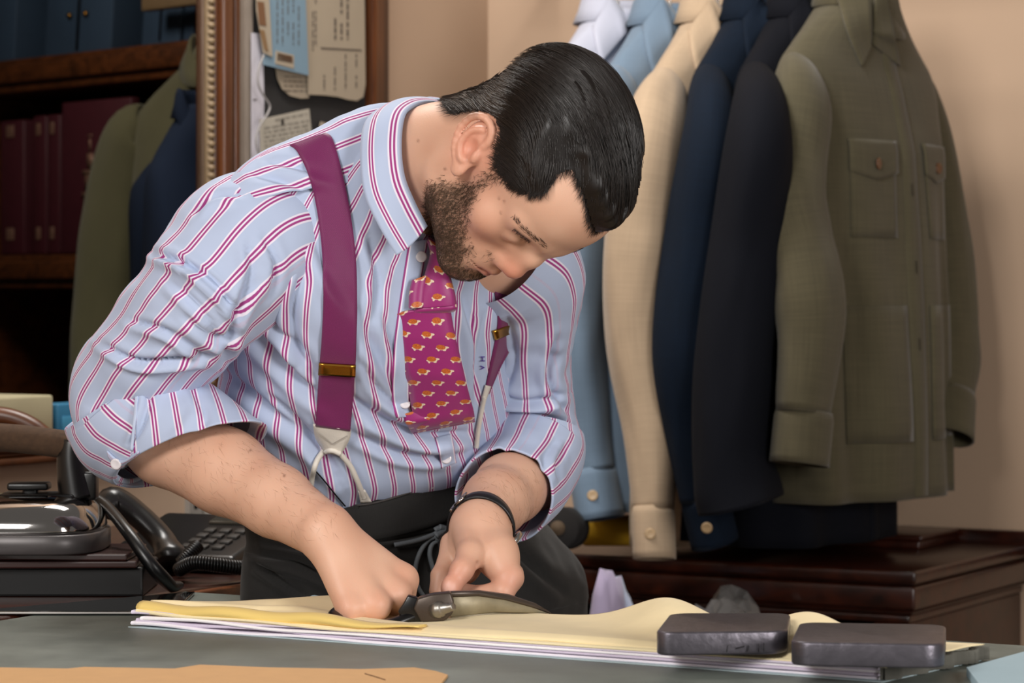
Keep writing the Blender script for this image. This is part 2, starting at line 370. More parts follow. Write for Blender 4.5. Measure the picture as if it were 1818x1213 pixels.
def text_rows(x0, x1, y0, y1, n, slope=-.1, h=2.4):
    out = []
    for i in range(n):
        y = y0+(y1-y0)*i/max(1, n-1); x = x0
        while x < x1:
            L = rnd.uniform(3, 12); a, b = x, min(x+L, x1)
            out.append(((a, y+slope*(a-x0)), (b, y+slope*(b-x0)), (b, y+slope*(b-x0)+h), (a, y+slope*(a-x0)+h))); x += L+rnd.uniform(2, 4)
    return out
paper('price_list', 'large cream printed sheet with columns, lower edge curling, on the notice board',
      [(540, -90), (646, -90), (648, 60), (649, 150), (645, 172), (634, 179), (618, 177), (600, 172), (575, 169), (548, 168)], .024, M_paper,
      text_cols(555, 560, -60, 90, 2)+text_cols(594, 616, -60, 70, 3, .9, 3)+[((570, 84), (642, 88), (642, 90.5), (570, 86.5))]+text_cols(575, 632, 96, 160, 4, .9, 1.8))
paper('torn_sheet', 'cream sheet with rounded lower corner half hidden under the blue card', [(490, 60), (552, 60), (549, 174), (535, 175), (515, 170), (501, 158), (493, 140), (490, 120)], .019, M_paper, text_rows(505, 545, 135, 160, 4, .03, 1.6))
paper('blue_leaflet', 'pale blue leaflet hanging askew with brown picture near its foot', [(475, -80), (540, -80), (548, 134), (468, 115)], .030, M_card,
      text_cols(492, 530, -50, 80, 5, .75, 1.2), extra=(('picture', [(490, 90), (522, 98), (522, 122), (489, 113)], M_paper), ('picture_print', [(493, 94), (519, 100), (520, 113), (492, 108)], mat('print_brown', '#5a3a22', .7))))
paper('photo_strip', 'narrow photo strip with brown pictures left of the blue leaflet', [(455, -40), (476, -40), (484, 101), (468, 94), (456, 20)], .033, M_paper, extra=(('picture_print', [(457, 2), (469, 4), (473, 46), (461, 44)], mat('print_brown2', '#6b4a30', .7)), ('picture_print', [(461, 52), (470, 54), (477, 92), (470, 88)], mat('print_tan', '#7d6040', .7))))
paper('white_sheet', 'tall white sheet hanging at the left edge of the notice board', [(447, 58), (462, 60), (467, 70), (469, 180), (466, 330), (447, 340)], .021, M_paper2, text_rows(450, 456, 176, 180, 1))
paper('handwritten_note', 'cream note with handwritten lines held by a dark pin', [(462, 212), (549, 193), (556, 262), (556, 290), (464, 300)], .026, mat('note_paper', '#a49c8e', .85), text_rows(470, 548, 226, 290, 9, -.17, 2.2)+text_rows(488, 545, 212, 212, 1, -.2, 2), mat('note_ink', '#7d786e', .8),
      extra=(('pin', [(500, 212), (504, 212), (504, 222), (500, 222)], M_black),))
paper('paper_scrap', 'small blank cream scrap with curved edge above the shoulder', [(570, 216), (584, 220), (600, 234), (606, 262), (562, 262)], .024, M_paper)
st = np.array([WL(x, y, .045) for x, y in ((468, 98), (459, 125), (459, 150), (468, 170), (479, 188), (474, 204), (462, 222), (455, 245), (457, 265), (464, 282))])
obj('hanging_string', tube(spline(st, 40), .0018, 6), mat('string', '#8f8a88', .8), label='pale loop of string hanging from the leaflets', cat='string')
# ---------------------------------------------------------------- left counter
ct = thing('side_counter', 'dark wooden side counter along the left wall carrying iron and telephone', 'counter', RM(-2.3, 3.0, 0))
obj('top', rbox(-2.61, -1.972, 1.9, 3.55, .885, .92, .006, 3), M_wood, ct)
obj('edge_strip', rbox(-1.975, -1.966, 1.9, 3.55, .889, .9165, .003), wood('warm_edge', '#4a2410', '#8a4a20', .35, 1), ct)
obj('carcass', rbox(-2.60, -2.02, 1.95, 3.5, .0, .885, .004), M_wood, ct)
# ---------------------------------------------------------------- cutting table
tb = thing('cutting_table', 'tailor\'s cutting table covered in worn grey-green leather', 'table', RM(-1.1, 2.1, 0))
M_mat = NT('worn_leather'); co = M_mat.n('ShaderNodeTexCoord').outputs['Object']
n1 = M_mat.n('ShaderNodeTexNoise', {'Vector': co, 'Scale': 9, 'Detail': 6, 'Roughness': .6}).outputs[0]
n2 = M_mat.n('ShaderNodeTexNoise', {'Vector': M_mat.n('ShaderNodeMapping', {'Vector': co, 'Scale': (60, 400, 60)}).outputs[0], 'Scale': 1, 'Detail': 4}).outputs[0]
M_mat.set(Base_Color=M_mat.mix(M_mat.n('ShaderNodeMapRange', {0: n1, 1: .3, 2: .7}).outputs[0], lin('#4d5650'), lin('#767d76')), Roughness=M_mat.math('MULTIPLY_ADD', n1, .3, .38)); M_mat.bump(n2, .12, .0006); M_mat = M_mat.m
obj('table_top', rbox(-1.96, -.25, 1.35, 2.685, .905, .92, .004, 3), M_mat, tb)
obj('apron', rbox(-1.93, -.3, 1.4, 2.66, .80, .905, .004), M_wood, tb)
for u, v in ((-1.88, 1.45), (-1.88, 2.6), (-.35, 1.45), (-.35, 2.6)): obj('leg', rbox(u-.04, u+.04, v-.04, v+.04, 0, .80, .006), M_wood, tb)
q = [P(-170, 1093, 3.054)[:2], P(308, 1093, 3.054)[:2], P(346, 1058, 3.26)[:2], P(-20, 1090, 3.075)[:2]]
bp = thing('black_glass_board', 'thin glossy black board on the left corner of the table', 'board', (q[0][0], q[0][1], .92))
obj('pane', prism(q, .9203, .9245, .001), M_blackgloss, bp, smooth=False)
g = tube(np.array([[q[0][0], q[0][1]-.001, .9228], [q[1][0], q[1][1]-.001, .9228]]), .0012, 6); obj('front_edge', g, mat('pale_edging', '#a9a6a2', .4), bp, label='pale edging strip')
# chalk crumbs by the cloth
for k, (x, y) in enumerate(((474, 1083), (480, 1080), (486, 1083), (470, 1080))):
    D = .3485*5000/(y-520); bm = bmesh.new(); bmesh.ops.create_icosphere(bm, subdivisions=1, radius=.0022+.0007*(k % 2)); g = bm_geo(bm)
    obj('chalk_crumb', xf((g[0]*[1.3, 1, .5], g[1]), None, [P(x, y, D)[0], D, .921]), mat('chalk', '#a9a6a0', .9) if k == 0 else bpy.data.materials['chalk'], label=('tiny chalk crumb, leftmost but one by the cloth fold', 'tiny chalk crumb, highest of the four by the cloth fold', 'tiny chalk crumb, rightmost of the four by the cloth', 'tiny chalk crumb, leftmost of the four by the cloth')[k], cat='chalk', group='chalk crumbs on the table')
# ---------------------------------------------------------------- cloth stack on the table
def TB(px, py, h=.35): D = h*FPX/(py-HOR); p = P(px, py, D); return p
def uvroom(p): return p[0]*RC-p[1]*RS, p[0]*RS+p[1]*RC
VF = 2.374
back_uv = [(-1.800, 2.402), (-1.787, 2.406), (-1.672, 2.453), (-1.640, 2.52), (-1.45, 2.56), (-1.30, 2.565), (-1.229, 2.553), (-1.14, 2.545), (-1.093, 2.53), (-.951, 2.545), (-.93, 2.56)]
bu = np.array(back_uv)
ZT = .92+.0165
M_yel = cloth('yellow_cotton', '#efdcb0', .06, 1500, .15, .9, .1)
cs = thing('cloth_stack', 'layered cutting cloth, pale yellow uppermost over white and lavender layers', 'cloth', RM(-1.4, 2.45, .92))
us = np.linspace(-1.792, -.955, 220); vsn = 40
V = []; UVs = []
for j in range(vsn):
    f = j/(vsn-1)
    for i, u in enumerate(us):
        vb = np.interp(u, bu[:, 0], bu[:, 1]); uu = u+f*.03*(u+1.8)/.84
        vf = VF+.002+.004*math.sin(u*9)
        v = vf+(vb-vf)*f
        z = ZT-.004*sstep(.06, 0, f)
        z += .024*math.exp(-((u+1.285-.1*(1-f))/.055)**2)*sstep(.35, 1, f)*1.0
        z += .021*math.exp(-((u+1.125-.05*(1-f))/.05)**2)*sstep(.3, 1, f)
        z += .012*math.exp(-((u+1.66)/.09)**2)*sstep(.3, 1, f)
        z += .004*math.sin(u*23+f*5)*f*(1-f)*2+.003*math.exp(-((f-.35-.3*math.sin(u*6))/.08)**2)
        z += .006*sstep(-1.70, -1.79, u)
        V.append(RM(uu, v, z)); UVs.append((u, v))
obj('top_layer', (V, grid_faces(220, vsn), UVs), M_yel, cs, sol=.0012, label='pale yellow top cloth with lifted folds')
# rolled front lip of the yellow cloth and the stacked edges beneath
lay = [('#e8e2ea', .0), ('#cfc3d6', .0035), ('#f0ecef', .0062), ('#d9cfe0', .0090), ('#efdfb4', .0108)]
for k, (c, z) in enumerate(lay):
    V = []; n = 160; uu = np.linspace(-1.80+.006*((k*7) % 3), -.962, n)
    prof = [(0.03, .0), (.0, .0004), (-.0015, .0016), (0, .0028), (.03, .0031), (.14, .0031), (.14, .0)]
    for i, u in enumerate(uu):
        vb = np.interp(u, bu[:, 0], bu[:, 1])-VF
        zw = .0016*math.sin(u*31+k*2.1)*sstep(-1.4, -1.75, u)+.004*sstep(-1.62, -1.8, u)*k*.12
        th = 1+.6*sstep(-1.6, -1.8, u)
        for a, b in prof:
            V.append(RM(u, VF-.002+.0015*math.sin(k*3+u*5)+min(a, vb*.9), .9203+z*(1+.12*sstep(-1.5, -1.8, u))+b*th+zw))
    m_ = len(prof); F = grid_faces(m_, n, True)+[list(range(m_)), list(range((n-1)*m_, n*m_))[::-1]]
    obj('cloth_layer', (V, F, [(0, 0)]*len(V)), cloth('layer_%d' % k, c, .05, 1200, .1), cs)
obj('base_sheet', (lambda: (lambda pts: prism(pts, .9201, .9208))([RM(-1.80, VF-.008, 0)[:2], RM(-.955, VF-.010, 0)[:2], RM(-.93, 2.55, 0)[:2], RM(-1.7, 2.44, 0)[:2]]))(), mat('pale_blue_paper', '#aebfc4', .8), cs, smooth=False, label='pale blue sheet under the cloth')
# folded lip at the left end
V = []
for u in np.linspace(-1.795, -1.45, 60):
    w_ = .016*sstep(-1.45, -1.6, u)+.002
    for a in np.linspace(-.2, 1.15, 10)*math.pi: V.append(RM(u, VF+.010-math.sin(a)*.012-.002*math.sin(u*40), ZT-.002-math.cos(a)*w_*.35+.004+.0015*math.sin(u*55)))
obj('folded_lip', (V, grid_faces(10, 60), [(0, 0)]*len(V)), cloth('yellow_under', '#e6c878', .06, 1500, .15), cs, sol=.001, label='deeper yellow underside folded over at the front')
# pinked right edge
V = []; n = 60
for i in range(n):
    f = i/(n-1); u = -.957+f*.03+(.004 if i % 2 else 0)+.004*math.sin(f*25); v = VF+f*(2.555-VF)
    V += [RM(u, v, .921), RM(u, v, .9335), RM(u-.006, v, .9335), RM(u-.006, v, .921)]
obj('pinked_edge', (V, grid_faces(4, n, True), [(0, 0)]*len(V)), mat('edge_dark', '#5c5a52', .8), cs, smooth=False, label='dark zigzag cut edge')
# iron weights
M_iron = mat('cast_iron', '#5d5960', .36, .75, .35, 60, .35, 90, dist=.002)
def weight(label, quad, z0, zh):
    pts = [TB(x, y, CAMH-z0)[:2] for x, y in quad]
    bm = bmesh.new(); vv = [bm.verts.new((p[0], p[1], z0)) for p in pts]; f = bm.faces.new(vv); r = bmesh.ops.extrude_face_region(bm, geom=[f])
    for v in r['geom']:
        if isinstance(v, bmesh.types.BMVert): v.co.z = z0+zh
    bmesh.ops.recalc_face_normals(bm, faces=bm.faces[:])
    ve = [e for e in bm.edges if abs(e.verts[0].co.z-e.verts[1].co.z) > .005]
    bmesh.ops.bevel(bm, geom=ve, offset=.018, segments=6, affect='EDGES', profile=.5)
    he = [e for e in bm.edges if abs(e.verts[0].co.z-e.verts[1].co.z) < .001 and len(e.link_faces) == 2 and abs(e.link_faces[0].normal.z-e.link_faces[1].normal.z) > .5]
    bmesh.ops.bevel(bm, geom=he, offset=.0022, segments=3, affect='EDGES', profile=.5)
    g = bm_geo(bm)
    o = obj('iron_weight', g, M_iron, label=label, cat='weight', group='iron weights holding the cloth down'); return o
wl_ = weight('left iron slab weight with scratched numerals on its worn side', ((1163, 1165), (1398, 1162), (1404, 1128), (1190, 1128)), ZT+.002, .0215)
weight('right iron slab weight nearest the cut end of the cloth', ((1403, 1183), (1676, 1188), (1680, 1150), (1420, 1145)), ZT+.002, .0215)
# paper patterns on the near edge
M_kraft = mat('kraft_pattern', '#c79a66', .75, 0, .08, 40)
pts = [(-260, 1192), (0, 1190), (120, 1192), (150, 1189), (310, 1192), (355, 1185), (480, 1190), (640, 1193), (735, 1190), (772, 1196), (795, 1203), (770, 1235), (600, 1275), (-260, 1290)]
kp = thing('brown_pattern', 'brown card pattern piece lying at the near left of the table', 'pattern', (TB(400, 1220)[0], TB(400, 1220)[1], .92))
obj('card', prism([TB(x, y)[:2] for x, y in pts][::-1], .9203, .9225), M_kraft, kp, smooth=False)
obj('pencil_mark', tube(np.array([[*TB(x, y)[:2], .9229] for x, y in ((648, 1202), (662, 1206), (684, 1213))]), .0005, 5), mat('pencil', '#6b4d30', .8), kp)
pts = [(1716, 1186), (1818, 1158), (1960, 1130), (1960, 1260), (1760, 1245)]
obj('blue_pattern', prism([TB(x, y, .342)[:2] for x, y in pts][::-1], .9203, .9285), mat('blue_card_pattern', '#9fb6c0', .7, 0, .04), label='pale blue card corner at the near right of the table', cat='pattern', smooth=False)
# thin loop of pale blue tape behind the cloth
lp = np.array([P(x, y, d) for x, y, d in ((575, 1078, 3.06), (560, 1076, 3.06), (546, 1078, 3.07), (544, 1068, 3.08), (554, 1060, 3.08), (566, 1061, 3.08), (580, 1066, 3.07))])
lp[:, 2] = np.maximum(lp[:, 2], .9225)
T_, A_, B_ = frames(spline(lp, 30)); obj('tape_loop', strip(spline(lp, 30), np.repeat([[.1, .6, .5]], 30, 0), .004, .0008), mat('tape', '#a9c2c9', .6), label='thin pale blue tape loop curling on the table', cat='tape')
def scratch(x0, y0, x1, y1):
    D0 = (CAMH-ZT-.002)*FPX/(1163.3-HOR); return tube(np.array([P(x0, y0, D0-.0002), P(x1, y1, D0-.0002)]), .0005, 5)[:2]
obj('scratched_numeral', join(*[scratch(*q) for q in ((1347, 1143, 1347, 1158), (1356, 1142, 1356, 1157), (1283, 1146, 1278, 1157), (1278, 1157, 1286, 1157), (1292, 1146, 1290, 1158), (1306, 1152, 1322, 1148), (1330, 1147, 1326, 1158))]), mat('scratch_dark', '#1f1d1f', .6, .5), wl_, label='dark scratched numerals')
# ---------------------------------------------------------------- side counter props
def CT(px, py, z): D = (CAMH-z)*FPX/(py-HOR); return P(px, py, D)
ZC = .92
M_red = mat('red_brown_board', '#2a0f0b', .35, 0, .2, 20, 0, 100, (1, 6, 1), coat=.3)
# black box, boards, iron
def rect_at(c, w, d, ang):
    a = math.radians(ang); e = np.array([math.cos(a), math.sin(a)]); f = np.array([-e[1], e[0]]); c = np.array(c[:2])
    return [c-e*w/2-f*d/2, c+e*w/2-f*d/2, c+e*w/2+f*d/2, c-e*w/2+f*d/2]
c0 = P(90, 1000, 3.31)
obj('black_box', prism(rect_at(c0+[.015, 0, 0], .205, .14, 0), ZC, ZC+.034, .003), M_black, label='low black box under the red-brown boards at left', cat='box', smooth=False)
c1 = P(60, 1000, 3.30)
for k, (dz, dw, th) in enumerate(((.034, 0, .008), (.0425, -.012, .008))):
    obj('board', prism(rect_at(c1, .255+dw, .15+dw, 2-4*k), ZC+dz, ZC+dz+th, .002), M_red, label=('lower thin red-brown board on the black box', 'upper thin red-brown board carrying the iron')[k], cat='board', group='red-brown boards under the iron', smooth=False)
zi = ZC+.051
ir = thing('tailors_iron', 'heavy chrome electric tailor\'s iron with cork handle on dark boards', 'iron', (P(40, 900, 3.3)[0], 3.3, zi))
def iron_outline(s, n=60):                                         # pointed to the left, heel to the right
    a = np.linspace(0, 2*np.pi, n, endpoint=False); x = np.cos(a); y = np.sin(a)
    X = np.where(x > 0, np.sign(x)*np.abs(x)**.55*.5, x*1.35); Y = np.sign(y)*np.abs(y)**.75*.6*np.where(x < 0, 1-.25*np.abs(x)**2, 1)
    return np.stack([X, Y], 1)*s
io = P(150, 900, 3.3); io[0] -= .055
def iron_stack(levels, m, name):
    V = []
    for s, z in levels:
        o2 = iron_outline(.11*s); V += [[io[0]+a, 3.3+b, zi+z] for a, b in o2]
    n = 60; F = grid_faces(n, len(levels), True)+[list(range(n))[::-1], list(range((len(levels)-1)*n, len(levels)*n))]
    return obj(name, (V, F), m, ir)
iron_stack([(1.46, 0), (1.5, .002), (1.5, .021), (1.47, .0225)], mat('sole_steel', '#4f4b4b', .4, .4, .15, 60), 'sole_plate')
iron_stack([(1.42, .0225), (1.43, .027), (1.38, .038), (1.27, .049), (1.1, .057), (.8, .062), (.4, .064)], mat('iron_chrome', '#a5a2a0', .09, 1, .03), 'shell')
def irb(px, py, w, h, d, bev=.004, dd=3.3, m=None, name='knob'):
    c = P(px, py, dd); return obj(name, box(c-[w/2, d/2, h/2], c+[w/2, d/2, h/2], bev, 3), m or M_black, ir)
irb(70, 884, .09, .012, .06, .004, name='top_plate'); irb(55, 873, .018, .018, .018, .004, name='knob_stem'); irb(52, 863, .048, .009, .03, .003, name='knob')
obj('handle_post', tube(spline(np.array([P(138, 885, 3.3), P(132, 850, 3.3), P(128, 812, 3.3), P(130, 780, 3.3)]), 14), np.linspace(.026, .018, 14), 14, r2=np.linspace(.022, .016, 14)), M_black, ir)
irb(158, 862, .02, .034, .03, .004, name='switch_block')
M_cork = mat('cork_grip', '#4a3524', .9, 0, .4, 160, .5, 220)
obj('handle_grip', tube(spline(np.array([P(-130, 775, 3.28), P(-60, 775, 3.29), P(20, 778, 3.3), P(90, 786, 3.3), P(126, 791, 3.3)]), 24), [.014]+[.0165]*22+[.012], 18), M_cork, ir, label='cork grip')
# lead from iron
cab = spline(np.array([P(160, 880, 3.36), P(190, 900, 3.34), P(230, 950, 3.28), P(270, 1005, 3.26), P(303, 1040, 3.28), P(320, 1052, 3.30)]), 40); cab[:, 2] = np.maximum(cab[:, 2], ZC+.007)
obj('iron_lead', tube(cab, np.interp(np.linspace(0, 1, 40), [0, .7, 1], [.006, .0085, .005]), 10), M_black, ir)
# curved wooden board rim behind the iron
a = np.linspace(.18, .82, 40)*math.pi; c = P(-20, 830, 3.75)
obj('wooden_sleeve_board', tube(np.array([[c[0]+.095*math.cos(t), 3.75, c[2]+.075*math.sin(t)-.005] for t in a]), .012, 12), M_wood_l, label='curved dark wooden board rim showing above the cork handle', cat='pressing board')
# telephone
ph = thing('desk_telephone', 'black office desk telephone with handset and coiled cord', 'telephone', (P(330, 1000, 3.6)[0], 3.6, ZC))
pm = RM(1, 0, 0); e1 = nrm(np.array([.93, -.36, 0])); e2 = np.array([-e1[1], e1[0], 0]); PB = P(362, 1010, 3.60); PB[2] = ZC
PM = np.stack([e1, e2, [0, 0, 1]], 1)
def wedge(x0, x1, y0, y1, z0, za, zb, bev=.005):
    bm = bmesh.new(); bmesh.ops.create_cube(bm, size=1)
    for v in bm.verts:
        x = x0 if v.co.x < 0 else x1; y = y0 if v.co.y < 0 else y1; v.co = Vector((x, y, z0 if v.co.z < 0 else (za if y == y0 else zb)))
    bmesh.ops.bevel(bm, geom=bm.edges[:], offset=bev, segments=3, affect='EDGES', profile=.5); return xf(bm_geo(bm), PM, PB)
M_ph = mat('phone_plastic', '#1c1a19', .3, 0, .05)
obj('base', wedge(-.10, .085, -.085, .085, .0, .022, .062, .008), M_ph, ph)
sl = (.062-.022)/.17
def on_ph(x, y, w, d, h, m, name, bev=.001):
    z = .022+(y+.085)*sl; g = box((x-w/2, y-d/2, 0), (x+w/2, y+d/2, h), bev); g[0][:, 2] += .022+(g[0][:, 1]+.085)*sl; return obj(name, xf(g, PM, PB), m, ph)
on_ph(.03, .055, .085, .035, .004, mat('display', '#3d3a34', .15), 'display')
M_key = mat('key_grey', '#33302d', .5)
for i in range(3):
    for j in range(4): on_ph(.005+i*.022, -.055+j*.021, .014, .012, .004, M_key, 'key')
for j in range(6): on_ph(-.005+j*.015, .079, .010, .006, .0045, M_key, 'line_key')
hs = spline(np.array([P(188, 905, 3.52), P(205, 893, 3.53), P(245, 915, 3.53), P(285, 955, 3.52), P(302, 985, 3.50), P(303, 1003, 3.49)]), 30)
obj('handset', tube(hs, np.interp(np.linspace(0, 1, 30), [0, .15, .4, .7, .85, 1], [.018, .021, .015, .015, .022, .018]), 16, r2=np.interp(np.linspace(0, 1, 30), [0, .15, .4, .7, .85, 1], [.018, .022, .019, .019, .023, .018])), M_ph, ph)
t = np.linspace(0, 1, 700); cp = spline(np.array([P(318, 1012, 3.42), P(345, 1000, 3.40), P(385, 1003, 3.40), P(430, 1008, 3.42), P(470, 1000, 3.45), P(500, 985, 3.5)]), 700); cp[:, 2] = np.maximum(cp[:, 2], ZC+.011)
T_, A_, B_ = frames(cp); ang = t*2*math.pi*46
obj('coiled_cord', tube(cp+A_*(np.cos(ang)*.0075)[:, None]+B_*(np.sin(ang)*.0075)[:, None], .0019, 6), M_black, ph)
cp = spline(np.array([P(322, 1000, 3.46), P(335, 985, 3.46), P(352, 968, 3.47)]), 220); T_, A_, B_ = frames(cp); ang = np.linspace(0, 1, 220)*2*math.pi*14
obj('coiled_cord', tube(cp+A_*(np.cos(ang)*.007)[:, None]+B_*(np.sin(ang)*.007)[:, None], .0019, 6), M_black, ph)
# sockets on the left wall
M_sock = mat('socket_white', '#8f8880', .4)
for k, (x, y) in enumerate(((348, 900), (374, 905))):
    t = thing('wall_socket', ('pale wall socket left of its twin behind the telephone', 'pale wall socket nearer the tailor behind the telephone')[k], 'socket', WL(x, y, 0), 'wall sockets behind the telephone')
    obj('plate', wall_sheet(((x-11, y-24), (x+11, y-24), (x+11, y+26), (x-11, y+26)), .010, .01), M_sock, t, smooth=False)
    if k == 0: obj('pin_hole', wall_sheet(((x-3, y-4), (x+3, y-4), (x+3, y+4), (x-3, y+4)), .0105, .001), M_black, t, smooth=False)
    else: obj('rocker', wall_sheet(((x-6, y-16), (x+6, y-16), (x+6, y+12), (x-6, y+12)), .013, .004), mat('rocker', '#a09a92', .4), t, smooth=False)
obj('blue_tin', lathe([(.03, 0), (.03, .04), (.028, .043), (.0, .043)], 24, None, CT(470, 985, ZC)), mat('tin_blue', '#2b5f96', .4), label='blue tin showing beside the tailor\'s trousers', cat='tin')
c = CT(455, 965, ZC+.0435); obj('red_pincushion', lathe([(.012, 0), (.024, .004), (.026, .01), (.02, .018), (.004, .021)], 20, None, CT(470, 985, ZC)*[1, 1, 0]+[0, 0, ZC+.0435]), mat('red_felt', '#8d1f33', .9), label='red pincushion on the blue tin', cat='pincushion')
# ---------------------------------------------------------------- chest at the right
CZ = .85
def uvp(px, py, z): return uvroom(CT(px, py, z))
cu1, cv0 = uvp(1625, 1015, CZ)
print('chest corner', cu1, cv0)
cv1 = 4.525; cu0 = -2.55
ch = thing('wooden_chest', 'long dark mahogany cabinet with moulded top against the back wall', 'cabinet', RM(-1.5, 4.2, 0))
obj('top', rbox(cu0, cu1, cv0, cv1, CZ-.02, CZ, .005, 3), M_wood, ch)
for k, (ov, z0, z1) in enumerate(((.008, .826, .832), (.012, .790, .826), (.006, .782, .790), (-.002, .768, .782))):
    obj('moulding', rbox(cu0, cu1-.014+ov, cv0+.014-ov, cv1, z0, z1, .005, 3), M_wood, ch)
obj('bottom_shelf', rbox(cu0, cu1-.03, cv0+.03, cv1, .40, .43), M_wood, ch)
obj('side_panel', rbox(cu1-.05, cu1-.02, cv0+.03, cv1, 0, .768, .003), M_wood, ch)
obj('front_stile', rbox(cu1-.075, cu1-.018, cv0+.018, cv0+.045, 0, .768, .003), M_wood, ch)
obj('back_panel', rbox(cu0, cu1-.05, cv1-.02, cv1-.005, 0, .768), M_dark, ch)
obj('baseboard_back', rbox(-2.60, 1.2, 4.505, 4.528, CZ-.02, CZ+.022, .004), M_wood, kind='structure')
pl_u, pl_v = uvp(1640, 975, CZ)
pt = thing('raised_tray', 'low stepped wooden plinth lying on the cabinet under the hanging shirts', 'plinth', RM(pl_u-.4, pl_v+.05, CZ))
obj('base', rbox(cu0+.5, pl_u, pl_v-.02, 4.50, CZ, CZ+.014, .003), M_wood, pt); obj('rim', rbox(cu0+.5, pl_u+.006, pl_v-.026, 4.50, CZ+.014, CZ+.024, .003), M_wood, pt)
# bolts of cloth on the cabinet and clutter below it
def roll(name, label, px0, px1, py, D, r, m, ang=0):
    a, b = P(px0, py, D), P(px1, py, D+ang); t = thing(name, label, 'cloth roll', (a+b)/2-[0, 0, r])
    obj('roll', tube(np.array([a, a*.98+b*.02, b]), [r*.93, r, r], 28), m, t)
    obj('core', tube(np.array([a-nrm(b-a)*.002, a+nrm(b-a)*.02]), r*.35, 16), mat(name+'_core', '#4a3a28', .8), t); return t
Dr = (CAMH-CZ-.03)*FPX/(945-HOR)
roll('yellow_roll', 'yellow rolled cloth lying behind the pale blue shirt', 1036, 1240, 943, 4.50, .024, mat('yellow_felt', '#d2a41c', .8), -.05)
roll('black_roll', 'dark rolled cloth end beside the tailor\'s left hip', 990, 1010, 938, 4.3, .033, mat('black_wool', '#141110', .95, 0, .3, 200, .4, 300), .1)
# stuff on the cabinet's lower shelf
def crumple(c, r, seed, amp=.35, sub=4):
    bm = bmesh.new(); bmesh.ops.create_icosphere(bm, subdivisions=sub, radius=1); V, F = bm_geo(bm)
    d = 1+amp*vnoise(V*2.1, seed)+amp*.5*np.abs(vnoise(V*4.7, seed+3)); V = V*d[:, None]*np.asarray(r); V[:, 2] = np.maximum(V[:, 2], -r[2]*.6); return V+np.asarray(c), F
M_lav = cloth('lavender_cloth', '#a79bb5', .1); M_wht = cloth('white_bluish', '#a9b0c4', .1)
zs = .43
for nm, lb, px, py, D, r, m_, sd in (('white_bundle', 'crumpled lavender cloth bundle below the cabinet top, nearest the tailor', 1062, 1095, 4.2, (.055, .06, .10), M_lav, 1), ('white_bundle', 'bluish white crumpled cloth bundle below the cabinet top', 1118, 1095, 4.22, (.05, .06, .085), M_wht, 5)):
    c = P(px, py, D); h = c[2]+.02-zs; obj(nm, crumple((c[0], D, zs+h*.38), (r[0], r[1], h*.62), sd), m_, label=lb, cat='cloth', group='cloth bundles under the cabinet')
m = NT('clear_plastic'); m.set(Base_Color=lin('#8d8a88'), Roughness=.08, Transmission_Weight=.55, IOR=1.35, Specular_IOR_Level=.8); 
c = P(1285, 1100, 4.25); obj('plastic_bag', crumple((c[0], 4.25, zs+.14), (.085, .07, .23), 9, .3, 4), m.m, label='shiny clear plastic bag stuffed under the cabinet top', cat='bag', smooth=False)
c = P(1440, 1130, 4.2); obj('storage_box', rbox(-1.02, -.90, 3.98, 4.2, zs, .62, .004), mat('grey_green_box', '#2c3230', .6), label='dark grey box in the shadow under the cabinet', cat='box')
# ---------------------------------------------------------------- garments hanging along the back wall
NA, DPTH = 96, 1
PROF = [(.0, .064, .054), (-.018, .078, .054), (-.045, .125, .050), (-.080, .178, .047), (-.112, .212, .050), (-.15, .219, .060), (-.25, .215, .078), (-.42, .212, .085), (-.60, .218, .092), (-.80, .222, .098)]
def shirt_surf(S, phi, z):
    w_, d_ = [np.interp(z, [p[0] for p in PROF][::-1], [p[k] for p in PROF][::-1]) for k in (1, 2)]
    w_, d_ = w_*S['w'], d_*S['d']
    x = w_*np.sign(np.cos(phi))*np.abs(np.cos(phi))**.85; y = d_*np.sign(np.sin(phi))*np.abs(np.sin(phi))**(.8+.4*sstep(-.14, -.06, z))
    g = sstep(-.12, -.55, z)
    f = g*(.010*np.sin(5*phi+S['seed'])+.007*np.sin(9*phi+2*S['seed']+z*3)+.006*vnoise(np.stack([phi*1.5, z*6, phi*0+S['seed']], -1), 3))
    y = y+f*np.sign(np.sin(phi))*np.abs(np.sin(phi))**.5; x = x+f*.5
    return x, y+S.get('belly', 0)*g
def shirt_w(S, x, y, z):
    return S['C']+S['L']*np.asarray(x)[..., None]+S['N']*np.asarray(y)[..., None]+np.array([0, 0, 1])*np.asarray(z)[..., None]
def front_pt(S, x, z, off=.003):
    w_ = np.interp(z, [p[0] for p in PROF][::-1], [p[1] for p in PROF][::-1])*S['w']
    c = np.clip(np.asarray(x)/w_, -.98, .98); phi = np.arccos(np.sign(c)*np.abs(c)**(1/.85))
    X, Y = shirt_surf(S, phi, np.asarray(z, float)*np.ones_like(phi)); return shirt_w(S, X, Y+off, z*np.ones_like(phi))
def front_patch(S, x0, x1, z0, z1, off=.0035, n=10, dip=0, th=.003):
    xs, zs_ = np.linspace(x0, x1, n), np.linspace(z1, z0, n); V = []
    for z in zs_:
        for x in xs: V.append(front_pt(S, np.array([x]), np.array([z-dip*(1-abs(2*(x-x0)/(x1-x0)-1))*(z1-z)/(z1-z0)]), off)[0])
    return V, grid_faces(n, n), [(x, z) for z in zs_ for x in xs]
def button(name, o, nrm_, r, m, parent):
    return obj(name, lathe([(r*.9, -.0008), (r, 0), (r, .0012), (r*.85, .002), (r*.6, .0016), (.0005, .0015)], 20, axis_M(nrm_), o), m, parent)
M_btn = mat('horn_button', '#a58a66', .35, 0, .2, 200); M_btn_d = mat('brown_button', '#5a3a22', .35)
